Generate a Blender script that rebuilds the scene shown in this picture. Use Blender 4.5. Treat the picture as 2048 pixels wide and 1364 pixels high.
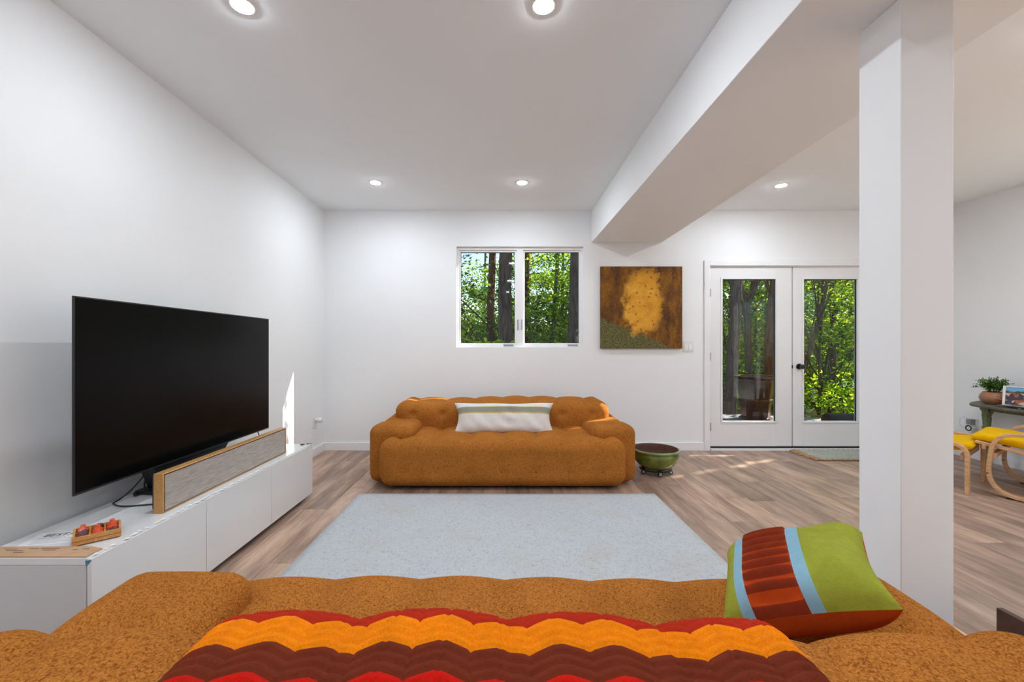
import bpy, bmesh, math, random
import numpy as np
from mathutils import Vector, Matrix

random.seed(7)
rng = np.random.default_rng(7)
scene = bpy.context.scene
COL = scene.collection
for o in list(bpy.data.objects):
    bpy.data.objects.remove(o, do_unlink=True)

# ------------------------------------------------------------------ camera
F_PX = 850.0
EYE = 1.175
cam_d = bpy.data.cameras.new('camera')
cam_d.sensor_width = 36.0
cam_d.sensor_fit = 'HORIZONTAL'
cam_d.lens = F_PX / 2048 * 36.0
cam_d.shift_x = (1024 - 1002) / 2048
cam_d.shift_y = (693 - 682) / 2048
cam_d.clip_start = 0.02
cam_d.clip_end = 400
cam = bpy.data.objects.new('camera', cam_d)
cam.location = (0, 0, EYE)
cam.rotation_euler = (math.pi / 2, 0, 0)
COL.objects.link(cam)
scene.camera = cam

# ------------------------------------------------------------------ world, sun, exposure
SUN_TO = Vector((1.0, 0.47, 0.75)).normalized()      # towards the sun
w = bpy.data.worlds.new('sky')
scene.world = w
w.use_nodes = True
wn = w.node_tree.nodes
wl = w.node_tree.links
bg = wn['Background']
sky = wn.new('ShaderNodeTexSky')
sky.sky_type = 'NISHITA'
sky.sun_disc = False
sky.sun_elevation = math.asin(SUN_TO.z)
sky.sun_rotation = math.atan2(SUN_TO.x, SUN_TO.y)
sky.air_density = 1.0
sky.dust_density = 0.6
wl.new(sky.outputs[0], bg.inputs['Color'])
bg.inputs['Strength'].default_value = 0.26

sun_d = bpy.data.lights.new('sun', 'SUN')
sun_d.energy = 13.0
sun_d.angle = math.radians(0.35)
sun_d.color = (1.0, 0.95, 0.86)
sun = bpy.data.objects.new('sun', sun_d)
sun.rotation_euler = (-SUN_TO).to_track_quat('-Z', 'Y').to_euler()
sun.location = (12, 10, 9)
COL.objects.link(sun)

LAMP = 410.0          # emission of the recessed lights
scene.view_settings.view_transform = 'Standard'
scene.view_settings.look = 'None'
scene.view_settings.gamma = 1.0
scene.view_settings.use_curve_mapping = False
scene.view_settings.exposure = 0.26

# ------------------------------------------------------------------ material helpers
def srgb(r, g, b):
    def c(v):
        v /= 255.0
        return v / 12.92 if v <= 0.04045 else ((v + 0.055) / 1.055) ** 2.4
    return (c(r), c(g), c(b), 1.0)

class NT:
    def __init__(self, name):
        self.m = bpy.data.materials.new(name)
        self.m.use_nodes = True
        self.t = self.m.node_tree
        self.n = self.t.nodes
        self.l = self.t.links
        self.b = self.n['Principled BSDF']
        self.out = self.n['Material Output']
    def node(self, typ, **kw):
        nd = self.n.new(typ)
        for k, v in kw.items():
            setattr(nd, k, v)
        return nd
    def link(self, a, b):
        self.l.new(a, b)
    def coord(self, which='Object', scale=(1, 1, 1)):
        tc = self.node('ShaderNodeTexCoord')
        mp = self.node('ShaderNodeMapping')
        mp.inputs['Scale'].default_value = scale
        self.link(tc.outputs[which], mp.inputs['Vector'])
        return mp.outputs[0]
    def noise(self, vec, scale=5, detail=3, rough=0.5):
        nd = self.node('ShaderNodeTexNoise')
        nd.inputs['Scale'].default_value = scale
        nd.inputs['Detail'].default_value = detail
        nd.inputs['Roughness'].default_value = rough
        if vec is not None:
            self.link(vec, nd.inputs['Vector'])
        return nd.outputs['Fac']
    def ramp(self, fac, stops, interp='LINEAR'):
        nd = self.node('ShaderNodeValToRGB')
        cr = nd.color_ramp
        cr.interpolation = interp
        while len(cr.elements) < len(stops):
            cr.elements.new(0.5)
        for e, (p, c) in zip(cr.elements, stops):
            e.position = p
            e.color = c
        self.link(fac, nd.inputs['Fac'])
        return nd.outputs['Color']
    def mix(self, fac, a, b, typ='MIX'):
        nd = self.node('ShaderNodeMix', data_type='RGBA', blend_type=typ)
        for sock, v in ((nd.inputs['Factor'], fac), (nd.inputs['A'], a), (nd.inputs['B'], b)):
            pass
        ins = [s for s in nd.inputs if s.enabled]
        for s, v in zip(ins, (fac, a, b)):
            if isinstance(v, (int, float)):
                s.default_value = v
            elif isinstance(v, tuple):
                s.default_value = v
            else:
                self.link(v, s)
        return [o for o in nd.outputs if o.enabled][0]
    def math(self, op, a, b=None):
        nd = self.node('ShaderNodeMath', operation=op)
        for i, v in enumerate((a, b)):
            if v is None:
                continue
            if isinstance(v, (int, float)):
                nd.inputs[i].default_value = v
            else:
                self.link(v, nd.inputs[i])
        return nd.outputs[0]
    def bump(self, h, strength=0.3, dist=0.01):
        nd = self.node('ShaderNodeBump')
        nd.inputs['Strength'].default_value = strength
        nd.inputs['Distance'].default_value = dist
        self.link(h, nd.inputs['Height'])
        self.link(nd.outputs[0], self.b.inputs['Normal'])
    def set(self, **kw):
        names = {'color': 'Base Color', 'rough': 'Roughness', 'metal': 'Metallic', 'spec': 'Specular IOR Level',
                 'sheen': 'Sheen Weight', 'coat': 'Coat Weight', 'emis': 'Emission Color', 'emis_s': 'Emission Strength'}
        for k, v in kw.items():
            s = self.b.inputs[names[k]]
            if isinstance(v, (int, float, tuple)):
                s.default_value = v
            else:
                self.link(v, s)
        return self

def plain(name, col, rough=0.5, metal=0.0, spec=0.5, var=0.06, vscale=6.0, bump=0.0, bscale=200.0):
    """solid colour with a slight procedural mottling"""
    t = NT(name)
    v = t.coord('Object')
    f = t.noise(v, vscale, 3)
    dark = tuple(c * (1 - var) for c in col[:3]) + (1,)
    lite = tuple(min(1, c * (1 + var)) for c in col[:3]) + (1,)
    t.set(color=t.ramp(f, [(0.3, dark), (0.7, lite)]), rough=rough, metal=metal, spec=spec)
    if bump:
        t.bump(t.noise(v, bscale, 2), bump, 0.002)
    return t.m

M = {}
M['wall'] = plain('wall_paint', (0.89, 0.90, 0.905, 1), 0.6, var=0.01, vscale=2, bump=0.05, bscale=300, spec=0.3)
M['ceiling'] = plain('ceiling_paint', (0.925, 0.95, 0.965, 1), 0.7, var=0.01, vscale=2, bump=0.05, bscale=250, spec=0.0)
M['trim'] = plain('trim_paint', (0.88, 0.88, 0.885, 1), 0.35, var=0.01)
M['door'] = plain('door_paint', (0.85, 0.85, 0.86, 1), 0.35, var=0.01)
M['plastic'] = plain('white_plastic', (0.80, 0.80, 0.79, 1), 0.35, var=0.01)
M['grey_plastic'] = plain('grey_plastic', srgb(150, 152, 155), 0.4, var=0.02)
M['black'] = plain('black_metal', (0.012, 0.012, 0.013, 1), 0.35, var=0.1)
M['dark_plastic'] = plain('dark_plastic', (0.015, 0.015, 0.017, 1), 0.45, var=0.1)
M['steel'] = plain('steel', (0.55, 0.55, 0.56, 1), 0.3, metal=1.0, var=0.03)
M['lacquer'] = plain('white_lacquer', (0.78, 0.78, 0.785, 1), 0.16, var=0.008, vscale=3)
M['cabinet_side'] = plain('cabinet_side', (0.62, 0.62, 0.63, 1), 0.45, var=0.01)
M['screen'] = plain('screen', (0.0025, 0.0025, 0.0027, 1), 0.25, var=0.0, spec=0.12)
M['foam'] = plain('foam_strip', (0.82, 0.82, 0.80, 1), 0.5, var=0.05, vscale=60)
M['tape'] = plain('blue_tape', srgb(70, 130, 160), 0.5)
M['terracotta'] = plain('terracotta_inside', srgb(92, 58, 44), 0.8, var=0.15, vscale=20)

# glass: a thin clear pane with a faint mirror reflection
g = NT('pane_glass')
tr = g.node('ShaderNodeBsdfTransparent')
tr.inputs['Color'].default_value = (0.96, 0.97, 0.965, 1)
gl = g.node('ShaderNodeBsdfGlossy')
gl.inputs['Roughness'].default_value = 0.02
mx = g.node('ShaderNodeMixShader')
mx.inputs[0].default_value = 0.022; g.link(tr.outputs[0], mx.inputs[1]); g.link(gl.outputs[0], mx.inputs[2])
g.link(mx.outputs[0], g.out.inputs['Surface'])
M['glass'] = g.m

# floor planks
t = NT('oak_plank')
tc = t.node('ShaderNodeTexCoord')
oi = t.node('ShaderNodeObjectInfo')
mp = t.node('ShaderNodeMapping'); mp.inputs['Scale'].default_value = (1, 0.09, 1)
off = t.node('ShaderNodeCombineXYZ')
r37 = t.math('MULTIPLY', oi.outputs['Random'], 37.0)
t.link(r37, off.inputs[0]); t.link(t.math('MULTIPLY', oi.outputs['Random'], 91.0), off.inputs[1])
va = t.node('ShaderNodeVectorMath', operation='ADD')
t.link(tc.outputs['Object'], mp.inputs['Vector'])
t.link(mp.outputs[0], va.inputs[0]); t.link(off.outputs[0], va.inputs[1])
n1 = t.noise(va.outputs[0], 14, 5, 0.62)
n2 = t.noise(va.outputs[0], 70, 4, 0.6)
mp3 = t.node('ShaderNodeMapping'); mp3.inputs['Scale'].default_value = (1, 0.35, 1)
t.link(tc.outputs['Object'], mp3.inputs['Vector'])
va3 = t.node('ShaderNodeVectorMath', operation='ADD')
t.link(mp3.outputs[0], va3.inputs[0]); t.link(off.outputs[0], va3.inputs[1])
n3 = t.noise(va3.outputs[0], 5, 3, 0.55)
base = t.ramp(n1, [(0.28, srgb(142, 117, 101)), (0.45, srgb(180, 151, 132)), (0.60, srgb(201, 174, 154)), (0.8, srgb(216, 190, 169))])
fine = t.ramp(n2, [(0.3, (0.80, 0.78, 0.77, 1)), (0.7, (1.05, 1.05, 1.05, 1))])
c1 = t.mix(1.0, base, fine, 'MULTIPLY')
cloud = t.ramp(n3, [(0.34, (0.66, 0.66, 0.68, 1)), (0.60, (1.05, 1.03, 1.01, 1))])
c2 = t.mix(1.0, c1, cloud, 'MULTIPLY')
tone = t.ramp(oi.outputs['Random'], [(0.0, (0.76, 0.75, 0.75, 1)), (0.5, (0.99, 0.97, 0.95, 1)), (1.0, (1.14, 1.10, 1.05, 1))])
c3 = t.mix(1.0, c2, tone, 'MULTIPLY')
t.set(color=c3, rough=0.42, spec=0.4)
t.bump(n2, 0.06, 0.001)
M['plank'] = t.m

# boucle upholstery
t = NT('rust_boucle')
v = t.coord('Object')
vo = t.node('ShaderNodeTexVoronoi'); vo.inputs['Scale'].default_value = 210
nz = t.node('ShaderNodeTexNoise'); nz.inputs['Scale'].default_value = 90; nz.inputs['Detail'].default_value = 2
t.link(v, nz.inputs['Vector'])
vm = t.node('ShaderNodeVectorMath', operation='MULTIPLY_ADD')
t.link(nz.outputs['Color'], vm.inputs[0]); vm.inputs[1].default_value = (0.02, 0.02, 0.02); t.link(v, vm.inputs[2])
t.link(vm.outputs[0], vo.inputs['Vector'])
cl = t.ramp(vo.outputs['Distance'], [(0.1, srgb(206, 140, 68)), (0.5, srgb(191, 122, 53)), (0.85, srgb(145, 83, 32))])
big = t.ramp(t.noise(v, 5, 3), [(0.3, (0.9, 0.88, 0.86, 1)), (0.7, (1.06, 1.05, 1.04, 1))])
spk = t.ramp(t.noise(v, 130, 2, 0.6), [(0.36, (0.84, 0.80, 0.76, 1)), (0.56, (1.04, 1.03, 1.02, 1))])
t.set(color=t.mix(1.0, t.mix(1.0, cl, big, 'MULTIPLY'), spk, 'MULTIPLY'), rough=0.95, spec=0.05)
hb = t.math('ADD', t.math('MULTIPLY', vo.outputs['Distance'], -1.0), t.noise(v, 60, 3))
t.bump(hb, 0.7, 0.005)
M['boucle'] = t.m

# rug
t = NT('rug_weave')
v = t.coord('Object')
wv = t.coord('Object', (1, 0.12, 1)); wh = t.coord('Object', (0.12, 1, 1))
a = t.noise(wv, 160, 3, 0.6); b_ = t.noise(wh, 160, 3, 0.6)
patch = t.noise(v, 3.0, 4, 0.6)
sp = t.noise(v, 75, 3, 0.7)
col = t.ramp(patch, [(0.3, srgb(187, 192, 197)), (0.5, srgb(192, 196, 199)), (0.7, srgb(190, 190, 187))])
s1 = t.ramp(sp, [(0.32, (0.70, 0.69, 0.67, 1)), (0.44, (1, 1, 1, 1))])
s2 = t.ramp(t.math('ADD', a, b_), [(0.75, (0.84, 0.84, 0.84, 1)), (1.0, (1.02, 1.02, 1.02, 1))])
t.set(color=t.mix(1.0, t.mix(1.0, col, s1, 'MULTIPLY'), s2, 'MULTIPLY'), rough=0.95, spec=0.05)
t.bump(t.math('ADD', a, b_), 0.4, 0.003)
M['rug'] = t.m

def fabric(name, col, bscale=420, var=0.08, bump=0.3, sheen=0.0):
    t = NT(name)
    v = t.coord('Object')
    f = t.noise(v, 24, 4, 0.65)
    f2 = t.noise(v, bscale, 2)
    d = tuple(c * (1 - var * 1.5) for c in col[:3]) + (1,)
    l = tuple(min(1, c * (1 + var)) for c in col[:3]) + (1,)
    cc = t.ramp(f, [(0.3, d), (0.7, l)])
    ff = t.ramp(f2, [(0.3, (0.85, 0.85, 0.85, 1)), (0.7, (1.05, 1.05, 1.05, 1))])
    t.set(color=t.mix(1.0, cc, ff, 'MULTIPLY'), rough=0.92, spec=0.1, sheen=sheen)
    t.bump(f2, bump, 0.002)
    return t.m

M['yarn_brick'] = fabric('yarn_brick', srgb(178, 44, 22), 300)
M['yarn_orange'] = fabric('yarn_orange', srgb(240, 132, 10), 300)
M['yarn_brown'] = fabric('yarn_brown', srgb(112, 46, 26), 300)
M['yarn_red'] = fabric('yarn_red', srgb(196, 26, 12), 300)
M['felt_green'] = fabric('felt_green', srgb(158, 164, 58), 500)
M['ribbon_blue'] = fabric('ribbon_blue', srgb(142, 186, 205), 600, 0.03)
M['pleat_rust'] = fabric('pleat_rust', srgb(138, 52, 28), 500)
M['pleat_orange'] = fabric('pleat_orange', srgb(196, 74, 24), 500)
M['felt_orange'] = fabric('felt_orange', srgb(186, 74, 22), 500)
M['yellow'] = fabric('yellow_cotton', srgb(238, 184, 14), 600, 0.04)
M['linen'] = fabric('linen_white', srgb(222, 214, 208), 500, 0.04)
M['linen_top'] = fabric('linen_bright', srgb(228, 226, 226), 500, 0.03)
M['stripe_olive'] = fabric('stripe_olive', srgb(150, 150, 134), 500, 0.05)
M['stripe_ochre'] = fabric('stripe_ochre', srgb(200, 176, 116), 500, 0.05)
M['jute'] = fabric('jute', srgb(186, 150, 112), 300, 0.12)
M['teal_braid'] = fabric('teal_braid', srgb(176, 182, 170), 160, 0.14)

def wood(name, c_dark, c_light, axis=(1, 1, 1), scale=20, rough=0.45):
    t = NT(name)
    v = t.coord('Object', axis)
    f = t.noise(v, scale, 4, 0.6)
    t.set(color=t.ramp(f, [(0.3, c_dark), (0.7, c_light)]), rough=rough)
    t.bump(f, 0.08, 0.002)
    return t.m
M['birch'] = wood('bent_birch', srgb(196, 148, 100), srgb(226, 184, 138), (1, 1, 6), 14)
M['tray_wood'] = wood('tray_wood', srgb(186, 124, 62), srgb(222, 164, 96), (8, 1, 8), 16)
M['oak_frame'] = wood('oak_frame', srgb(182, 132, 70), srgb(206, 158, 96), (6, 0.6, 6), 22, 0.35)
M['green_wood'] = wood('worn_green_wood', srgb(88, 98, 62), srgb(132, 142, 92), (4, 4, 1), 18, 0.6)
M['grey_wood'] = wood('worn_grey_wood', srgb(70, 66, 56), srgb(112, 106, 92), (6, 0.8, 1), 14, 0.5)
M['walnut'] = wood('dark_walnut', srgb(62, 32, 18), srgb(88, 48, 28), (6, 1, 1), 12, 0.5)
M['planter_brown'] = wood('planter_brown', srgb(40, 20, 14), srgb(92, 46, 26), (2, 2, 0.7), 7, 0.25)
M['log_bark'] = wood('log_bark', srgb(30, 28, 28), srgb(64, 58, 54), (1, 6, 6), 12, 0.8)
M['log_end'] = wood('log_end', srgb(82, 48, 30), srgb(120, 76, 48), (1, 1, 1), 18, 0.8)
M['pale_stone'] = plain('pale_stone', (0.45, 0.45, 0.44, 1), 0.8, var=0.06, vscale=3)
M['concrete'] = plain('concrete', srgb(122, 120, 116), 0.85, var=0.12, vscale=9)
M['cardboard'] = plain('cardboard', srgb(196, 158, 124), 0.8, var=0.05, vscale=18)
M['paper'] = plain('paper', srgb(226, 226, 228), 0.6, var=0.02)
M['ink'] = plain('ink', (0.03, 0.03, 0.035, 1), 0.6)
M['print_brown'] = plain('print_brown', srgb(112, 88, 72), 0.7)
M['bronze_trim'] = plain('bronze_trim', srgb(60, 44, 26), 0.4, metal=0.5)

# soundbar cloth
t = NT('soundbar_cloth')
v = t.coord('Object', (1, 0.04, 1))
f = t.noise(v, 420, 3, 0.7)
t.set(color=t.ramp(f, [(0.3, srgb(148, 138, 130)), (0.7, srgb(200, 190, 182))]), rough=0.9, spec=0.1)
t.bump(f, 0.3, 0.001)
M['cloth_grey'] = t.m

def glaze(name, c1, c2, scale=7, rough=0.12):
    t = NT(name)
    v = t.coord('Object')
    f = t.noise(v, scale, 4, 0.6)
    t.set(color=t.ramp(f, [(0.35, c1), (0.65, c2)]), rough=rough, coat=0.4)
    return t.m
M['glaze_green'] = glaze('green_glaze', srgb(84, 98, 30), srgb(124, 136, 56))
M['glaze_rim'] = glaze('green_glaze_rim', srgb(96, 112, 52), srgb(140, 158, 104), 16)
M['pepper_orange'] = glaze('pepper_orange', srgb(214, 62, 10), srgb(238, 96, 24), 30, 0.1)
M['pepper_purple'] = glaze('pepper_purple', srgb(70, 12, 22), srgb(108, 26, 36), 30, 0.1)
M['pot_clay'] = glaze('painted_clay', srgb(128, 112, 82), srgb(206, 98, 62), 9, 0.4)
M['silver'] = plain('silver', (0.6, 0.6, 0.58, 1), 0.25, metal=0.9, var=0.2, vscale=60)

def leafmat(name, stops, trans=0.5):
    t = NT(name)
    ge = t.node('ShaderNodeNewGeometry')
    c = t.ramp(ge.outputs['Random Per Island'], stops)
    d = t.node('ShaderNodeBsdfDiffuse'); tl = t.node('ShaderNodeBsdfTranslucent')
    t.link(c, d.inputs['Color'])
    c2 = t.mix(1.0, c, (1.5, 1.35, 0.5, 1), 'MULTIPLY')
    t.link(c2, tl.inputs['Color'])
    mx = t.node('ShaderNodeMixShader'); mx.inputs[0].default_value = trans
    t.link(d.outputs[0], mx.inputs[1]); t.link(tl.outputs[0], mx.inputs[2])
    t.link(mx.outputs[0], t.out.inputs['Surface'])
    return t.m
M['leaf_maple'] = leafmat('maple_leaf', [(0, srgb(66, 106, 24)), (0.5, srgb(120, 160, 42)), (1, srgb(186, 208, 70))], 0.55)
M['leaf_hemlock'] = leafmat('hemlock_leaf', [(0, srgb(38, 66, 32)), (0.6, srgb(74, 110, 52)), (1, srgb(130, 160, 88))], 0.4)
M['leaf_fern'] = leafmat('fern_leaf', [(0, srgb(92, 140, 26)), (1, srgb(170, 206, 60))], 0.5)
M['leaf_pot'] = leafmat('pot_leaf', [(0, srgb(40, 66, 40)), (0.5, srgb(70, 112, 50)), (1, srgb(118, 152, 66))], 0.3)

def bark(name, c1, c2):
    t = NT(name)
    v = t.coord('Object', (1, 1, 0.16))
    f = t.noise(v, 26, 5, 0.65)
    t.set(color=t.ramp(f, [(0.3, c1), (0.7, c2)]), rough=0.95, spec=0.1)
    t.bump(f, 0.9, 0.03)
    return t.m
M['bark_grey'] = bark('bark_grey', srgb(46, 38, 34), srgb(116, 100, 90))
M['bark_red'] = bark('bark_red', srgb(52, 34, 28), srgb(124, 84, 68))
t = NT('leaf_litter')
v = t.coord('Object')
f = t.noise(v, 2.5, 6, 0.7)
t.set(color=t.ramp(f, [(0.3, srgb(58, 66, 26)), (0.5, srgb(86, 92, 40)), (0.7, srgb(104, 82, 56))]), rough=1.0, spec=0.0)
M['ground'] = t.m
t = NT('far_woods')
v = t.coord('Object', (1, 1, 1))
t.set(color=t.ramp(t.noise(v, 0.6, 6, 0.75), [(0.3, srgb(34, 52, 24)), (0.7, srgb(96, 122, 52))]), rough=1.0, spec=0.0)
M['shore'] = t.m
t = NT('lake_water')
v = t.coord('Object')
t.set(color=(0.22, 0.3, 0.36, 1), rough=0.12)
t.bump(t.noise(v, 2, 3), 0.2, 0.05)
M['water'] = t.m

def emitter(name, col, s):
    t = NT(name)
    t.set(color=(0.9, 0.9, 0.9, 1), emis=col, emis_s=s)
    return t.m
M['lamp'] = emitter('led_lens', (0.91, 0.985, 1.07, 1), LAMP)

# painting: warm mottled abstract
t = NT('abstract_canvas')
v = t.coord('Object')
sx = t.node('ShaderNodeSeparateXYZ'); t.link(v, sx.inputs[0])
vv = t.coord('Object', (2.0, 1, 0.8))
big = t.noise(vv, 4.5, 6, 0.72)
brown = t.ramp(big, [(0.3, srgb(74, 48, 32)), (0.48, srgb(112, 74, 36)), (0.62, srgb(150, 102, 34)), (0.8, srgb(96, 62, 46))])
speck = t.noise(v, 70, 3, 0.7)
brown2 = t.mix(1.0, brown, t.ramp(speck, [(0.3, (0.62, 0.6, 0.58, 1)), (0.7, (1.15, 1.12, 1.08, 1))]), 'MULTIPLY')
# broad gold patch with a wavering outline
wob = t.math('MULTIPLY', t.math('SUBTRACT', t.noise(v, 9, 5, 0.7), 0.5), 0.30)
gx = t.math('DIVIDE', t.math('ADD', t.math('SUBTRACT', sx.outputs[0], 0.02), wob), 0.23)
gz = t.math('DIVIDE', t.math('ADD', t.math('SUBTRACT', sx.outputs[2], 0.52), wob), 0.40)
rr = t.math('ADD', t.math('POWER', t.math('ABSOLUTE', gx), 2.6), t.math('POWER', t.math('ABSOLUTE', gz), 2.6))
gm = t.ramp(rr, [(0.35, (1, 1, 1, 1)), (1.0, (0, 0, 0, 1))])
gold = t.ramp(t.noise(v, 9, 5, 0.7), [(0.3, srgb(196, 132, 44)), (0.5, srgb(222, 158, 50)), (0.7, srgb(232, 176, 76))])
vd = t.node('ShaderNodeTexVoronoi'); vd.inputs['Scale'].default_value = 17
t.link(v, vd.inputs['Vector'])
dots = t.ramp(vd.outputs['Distance'], [(0.16, (0.35, 0.22, 0.16, 1)), (0.24, (1, 1, 1, 1))])
gold2 = t.mix(0.75, gold, t.mix(1.0, gold, dots, 'MULTIPLY'))
# green speckled patch, low and to one side
gr = t.math('ADD', t.math('MULTIPLY', sx.outputs[0], 0.42), t.math('ADD', sx.outputs[2], t.math('MULTIPLY', wob, 0.5)))
grm = t.ramp(gr, [(0.14, (1, 1, 1, 1)), (0.17, (0, 0, 0, 1))])
green = t.ramp(t.noise(v, 60, 3, 0.8), [(0.32, srgb(44, 50, 40)), (0.48, srgb(94, 96, 62)), (0.6, srgb(128, 110, 62)), (0.75, srgb(150, 130, 90))])
c = t.mix(grm, brown2, green)
c = t.mix(gm, c, gold2)
t.set(color=c, rough=0.7, spec=0.2)
t.bump(t.noise(v, 240, 2), 0.15, 0.001)
M['painting'] = t.m

# picture print in the frame: a loose scatter of market colours under a blue band
t = NT('colourful_print')
v = t.coord('Object')
sx = t.node('ShaderNodeSeparateXYZ'); t.link(v, sx.inputs[0])
vo = t.node('ShaderNodeTexVoronoi'); vo.inputs['Scale'].default_value = 34; t.link(v, vo.inputs['Vector'])
sep = t.node('ShaderNodeSeparateColor'); t.link(vo.outputs['Color'], sep.inputs[0])
blob = t.ramp(sep.outputs[0], [(0.0, srgb(60, 40, 60)), (0.2, srgb(150, 84, 52)), (0.42, srgb(206, 176, 140)), (0.58, srgb(176, 92, 56)), (0.72, srgb(46, 62, 88)), (0.86, srgb(220, 140, 60)), (1, srgb(228, 214, 210))], 'CONSTANT')
sk = t.ramp(t.math('ADD', sx.outputs[2], t.math('MULTIPLY', t.noise(v, 18, 2), 0.04)), [(0.158, (0, 0, 0, 1)), (0.162, (1, 1, 1, 1))])
md = t.ramp(t.math('ADD', sx.outputs[2], t.math('MULTIPLY', t.noise(v, 24, 2), 0.05)), [(0.143, (0, 0, 0, 1)), (0.149, (1, 1, 1, 1))])
c = t.mix(md, blob, srgb(52, 72, 66))
c = t.mix(sk, c, srgb(110, 176, 220))
t.set(color=c, rough=0.3)
M['print'] = t.m

# ------------------------------------------------------------------ mesh helpers
class MB:
    def __init__(self):
        self.v = []; self.f = []; self.mi = []
    def add(self, verts, faces, mi=0):
        o = len(self.v)
        self.v += [tuple(p) for p in verts]
        self.f += [tuple(i + o for i in f) for f in faces]
        self.mi += [mi] * len(faces)
        return self
    def box(self, x0, x1, y0, y1, z0, z1, mi=0):
        vs = [(x0, y0, z0), (x1, y0, z0), (x1, y1, z0), (x0, y1, z0), (x0, y0, z1), (x1, y0, z1), (x1, y1, z1), (x0, y1, z1)]
        fs = [(3, 2, 1, 0), (4, 5, 6, 7), (0, 1, 5, 4), (1, 2, 6, 5), (2, 3, 7, 6), (3, 0, 4, 7)]
        return self.add(vs, fs, mi)
    def lathe(self, prof, n=32, c=(0, 0, 0), axis='z', mi=0, closed=False, caps=True):
        vs = []; fs = []
        for (r, h) in prof:
            for k in range(n):
                a = 2 * math.pi * k / n
                p = (r * math.cos(a), r * math.sin(a), h)
                if axis == 'x': p = (h, p[0], p[1])
                if axis == 'y': p = (p[0], h, p[1])
                vs.append((p[0] + c[0], p[1] + c[1], p[2] + c[2]))
        m = len(prof)
        rows = range(m) if closed else range(m - 1)
        for i in rows:
            j = (i + 1) % m
            for k in range(n):
                k2 = (k + 1) % n
                fs.append((i * n + k, i * n + k2, j * n + k2, j * n + k))
        if not closed and caps:
            if prof[0][0] > 1e-6: fs.append(tuple(reversed(range(n))))
            if prof[-1][0] > 1e-6: fs.append(tuple((m - 1) * n + k for k in range(n)))
        return self.add(vs, fs, mi)
    def sweep(self, path, ru, rv, ref=(0, 0, 1), n=8, square=False, mi=0, taper=None, caps=True):
        """tube or flat band swept along a path; ru along the reference side, rv along the other"""
        P = [Vector(p) for p in path]
        ref = Vector(ref)
        vs = []; fs = []
        if square:
            sec = [(-1, -1), (1, -1), (1, 1), (-1, 1)]
        else:
            sec = [(math.cos(2 * math.pi * k / n), math.sin(2 * math.pi * k / n)) for k in range(n)]
        q = len(sec)
        for i, p in enumerate(P):
            a = P[max(0, i - 1)]; b = P[min(len(P) - 1, i + 1)]
            tg = (b - a).normalized()
            side = tg.cross(ref)
            if side.length < 1e-4: side = tg.cross(Vector((1, 0.3, 0.2)))
            side.normalize()
            up = side.cross(tg).normalized()
            s = taper(i / (len(P) - 1)) if taper else 1.0
            for (a_, b_) in sec:
                vs.append(tuple(p + up * (a_ * ru * s) + side * (b_ * rv * s)))
        for i in range(len(P) - 1):
            for k in range(q):
                k2 = (k + 1) % q
                fs.append((i * q + k, i * q + k2, (i + 1) * q + k2, (i + 1) * q + k))
        if caps:
            fs.append(tuple(reversed(range(q))))
            fs.append(tuple((len(P) - 1) * q + k for k in range(q)))
        return self.add(vs, fs, mi)
    def prism(self, poly, z0, z1, mi=0):
        n = len(poly)
        vs = [(x, y, z0) for x, y in poly] + [(x, y, z1) for x, y in poly]
        fs = [tuple(reversed(range(n))), tuple(range(n, 2 * n))]
        fs += [(i, (i + 1) % n, n + (i + 1) % n, n + i) for i in range(n)]
        return self.add(vs, fs, mi)
    def mesh(self, name, mats, smooth=False, angle=None):
        me = bpy.data.meshes.new(name)
        me.from_pydata(self.v, [], self.f)
        if not isinstance(mats, (list, tuple)): mats = [mats]
        for m in mats: me.materials.append(M[m] if isinstance(m, str) else m)
        if len(mats) > 1:
            me.polygons.foreach_set('material_index', self.mi)
        bm = bmesh.new(); bm.from_mesh(me)
        bmesh.ops.recalc_face_normals(bm, faces=bm.faces)
        bm.to_mesh(me); bm.free()
        if smooth:
            me.polygons.foreach_set('use_smooth', [True] * len(me.polygons))
            if angle:
                me.set_sharp_from_angle(angle=math.radians(angle))
        me.update()
        return me
    def build(self, name, mats, parent=None, smooth=False, angle=None, bevel=0, loc=None, seg=2):
        ob = bpy.data.objects.new(name, self.mesh(name, mats, smooth or bevel > 0, angle or (40 if bevel else None)))
        COL.objects.link(ob)
        if parent: ob.parent = parent
        if loc: ob.location = loc
        if bevel:
            bv = ob.modifiers.new('bevel', 'BEVEL')
            bv.width = bevel; bv.segments = seg; bv.limit_method = 'ANGLE'; bv.angle_limit = math.radians(35)
        return ob

def empty(name, loc=(0, 0, 0), rz=0):
    o = bpy.data.objects.new(name, None)
    o.empty_display_size = 0.05
    o.location = loc; o.rotation_euler = (0, 0, rz)
    COL.objects.link(o)
    return o
def tag(o, label, cat, group=None, kind=None):
    o['label'] = label; o['category'] = cat
    if group: o['group'] = group
    if kind: o['kind'] = kind
    return o
def struct(o, label=None, cat=None):
    o['kind'] = 'structure'
    if label: o['label'] = label
    if cat: o['category'] = cat
    return o
def bez(pts, n=12):
    """polyline with rounded corners: pts = [(p, radius)]"""
    out = []
    P = [Vector(p) for p, r in pts]
    for i, (p, r) in enumerate(pts):
        p = P[i]
        if i == 0 or i == len(pts) - 1 or r == 0:
            out.append(p); continue
        d1 = (P[i - 1] - p).normalized(); d2 = (P[i + 1] - p).normalized()
        a = p + d1 * r; b = p + d2 * r
        for k in range(n + 1):
            s = k / n
            out.append(a * (1 - s) ** 2 + p * 2 * s * (1 - s) + b * s * s)
    return out
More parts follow.
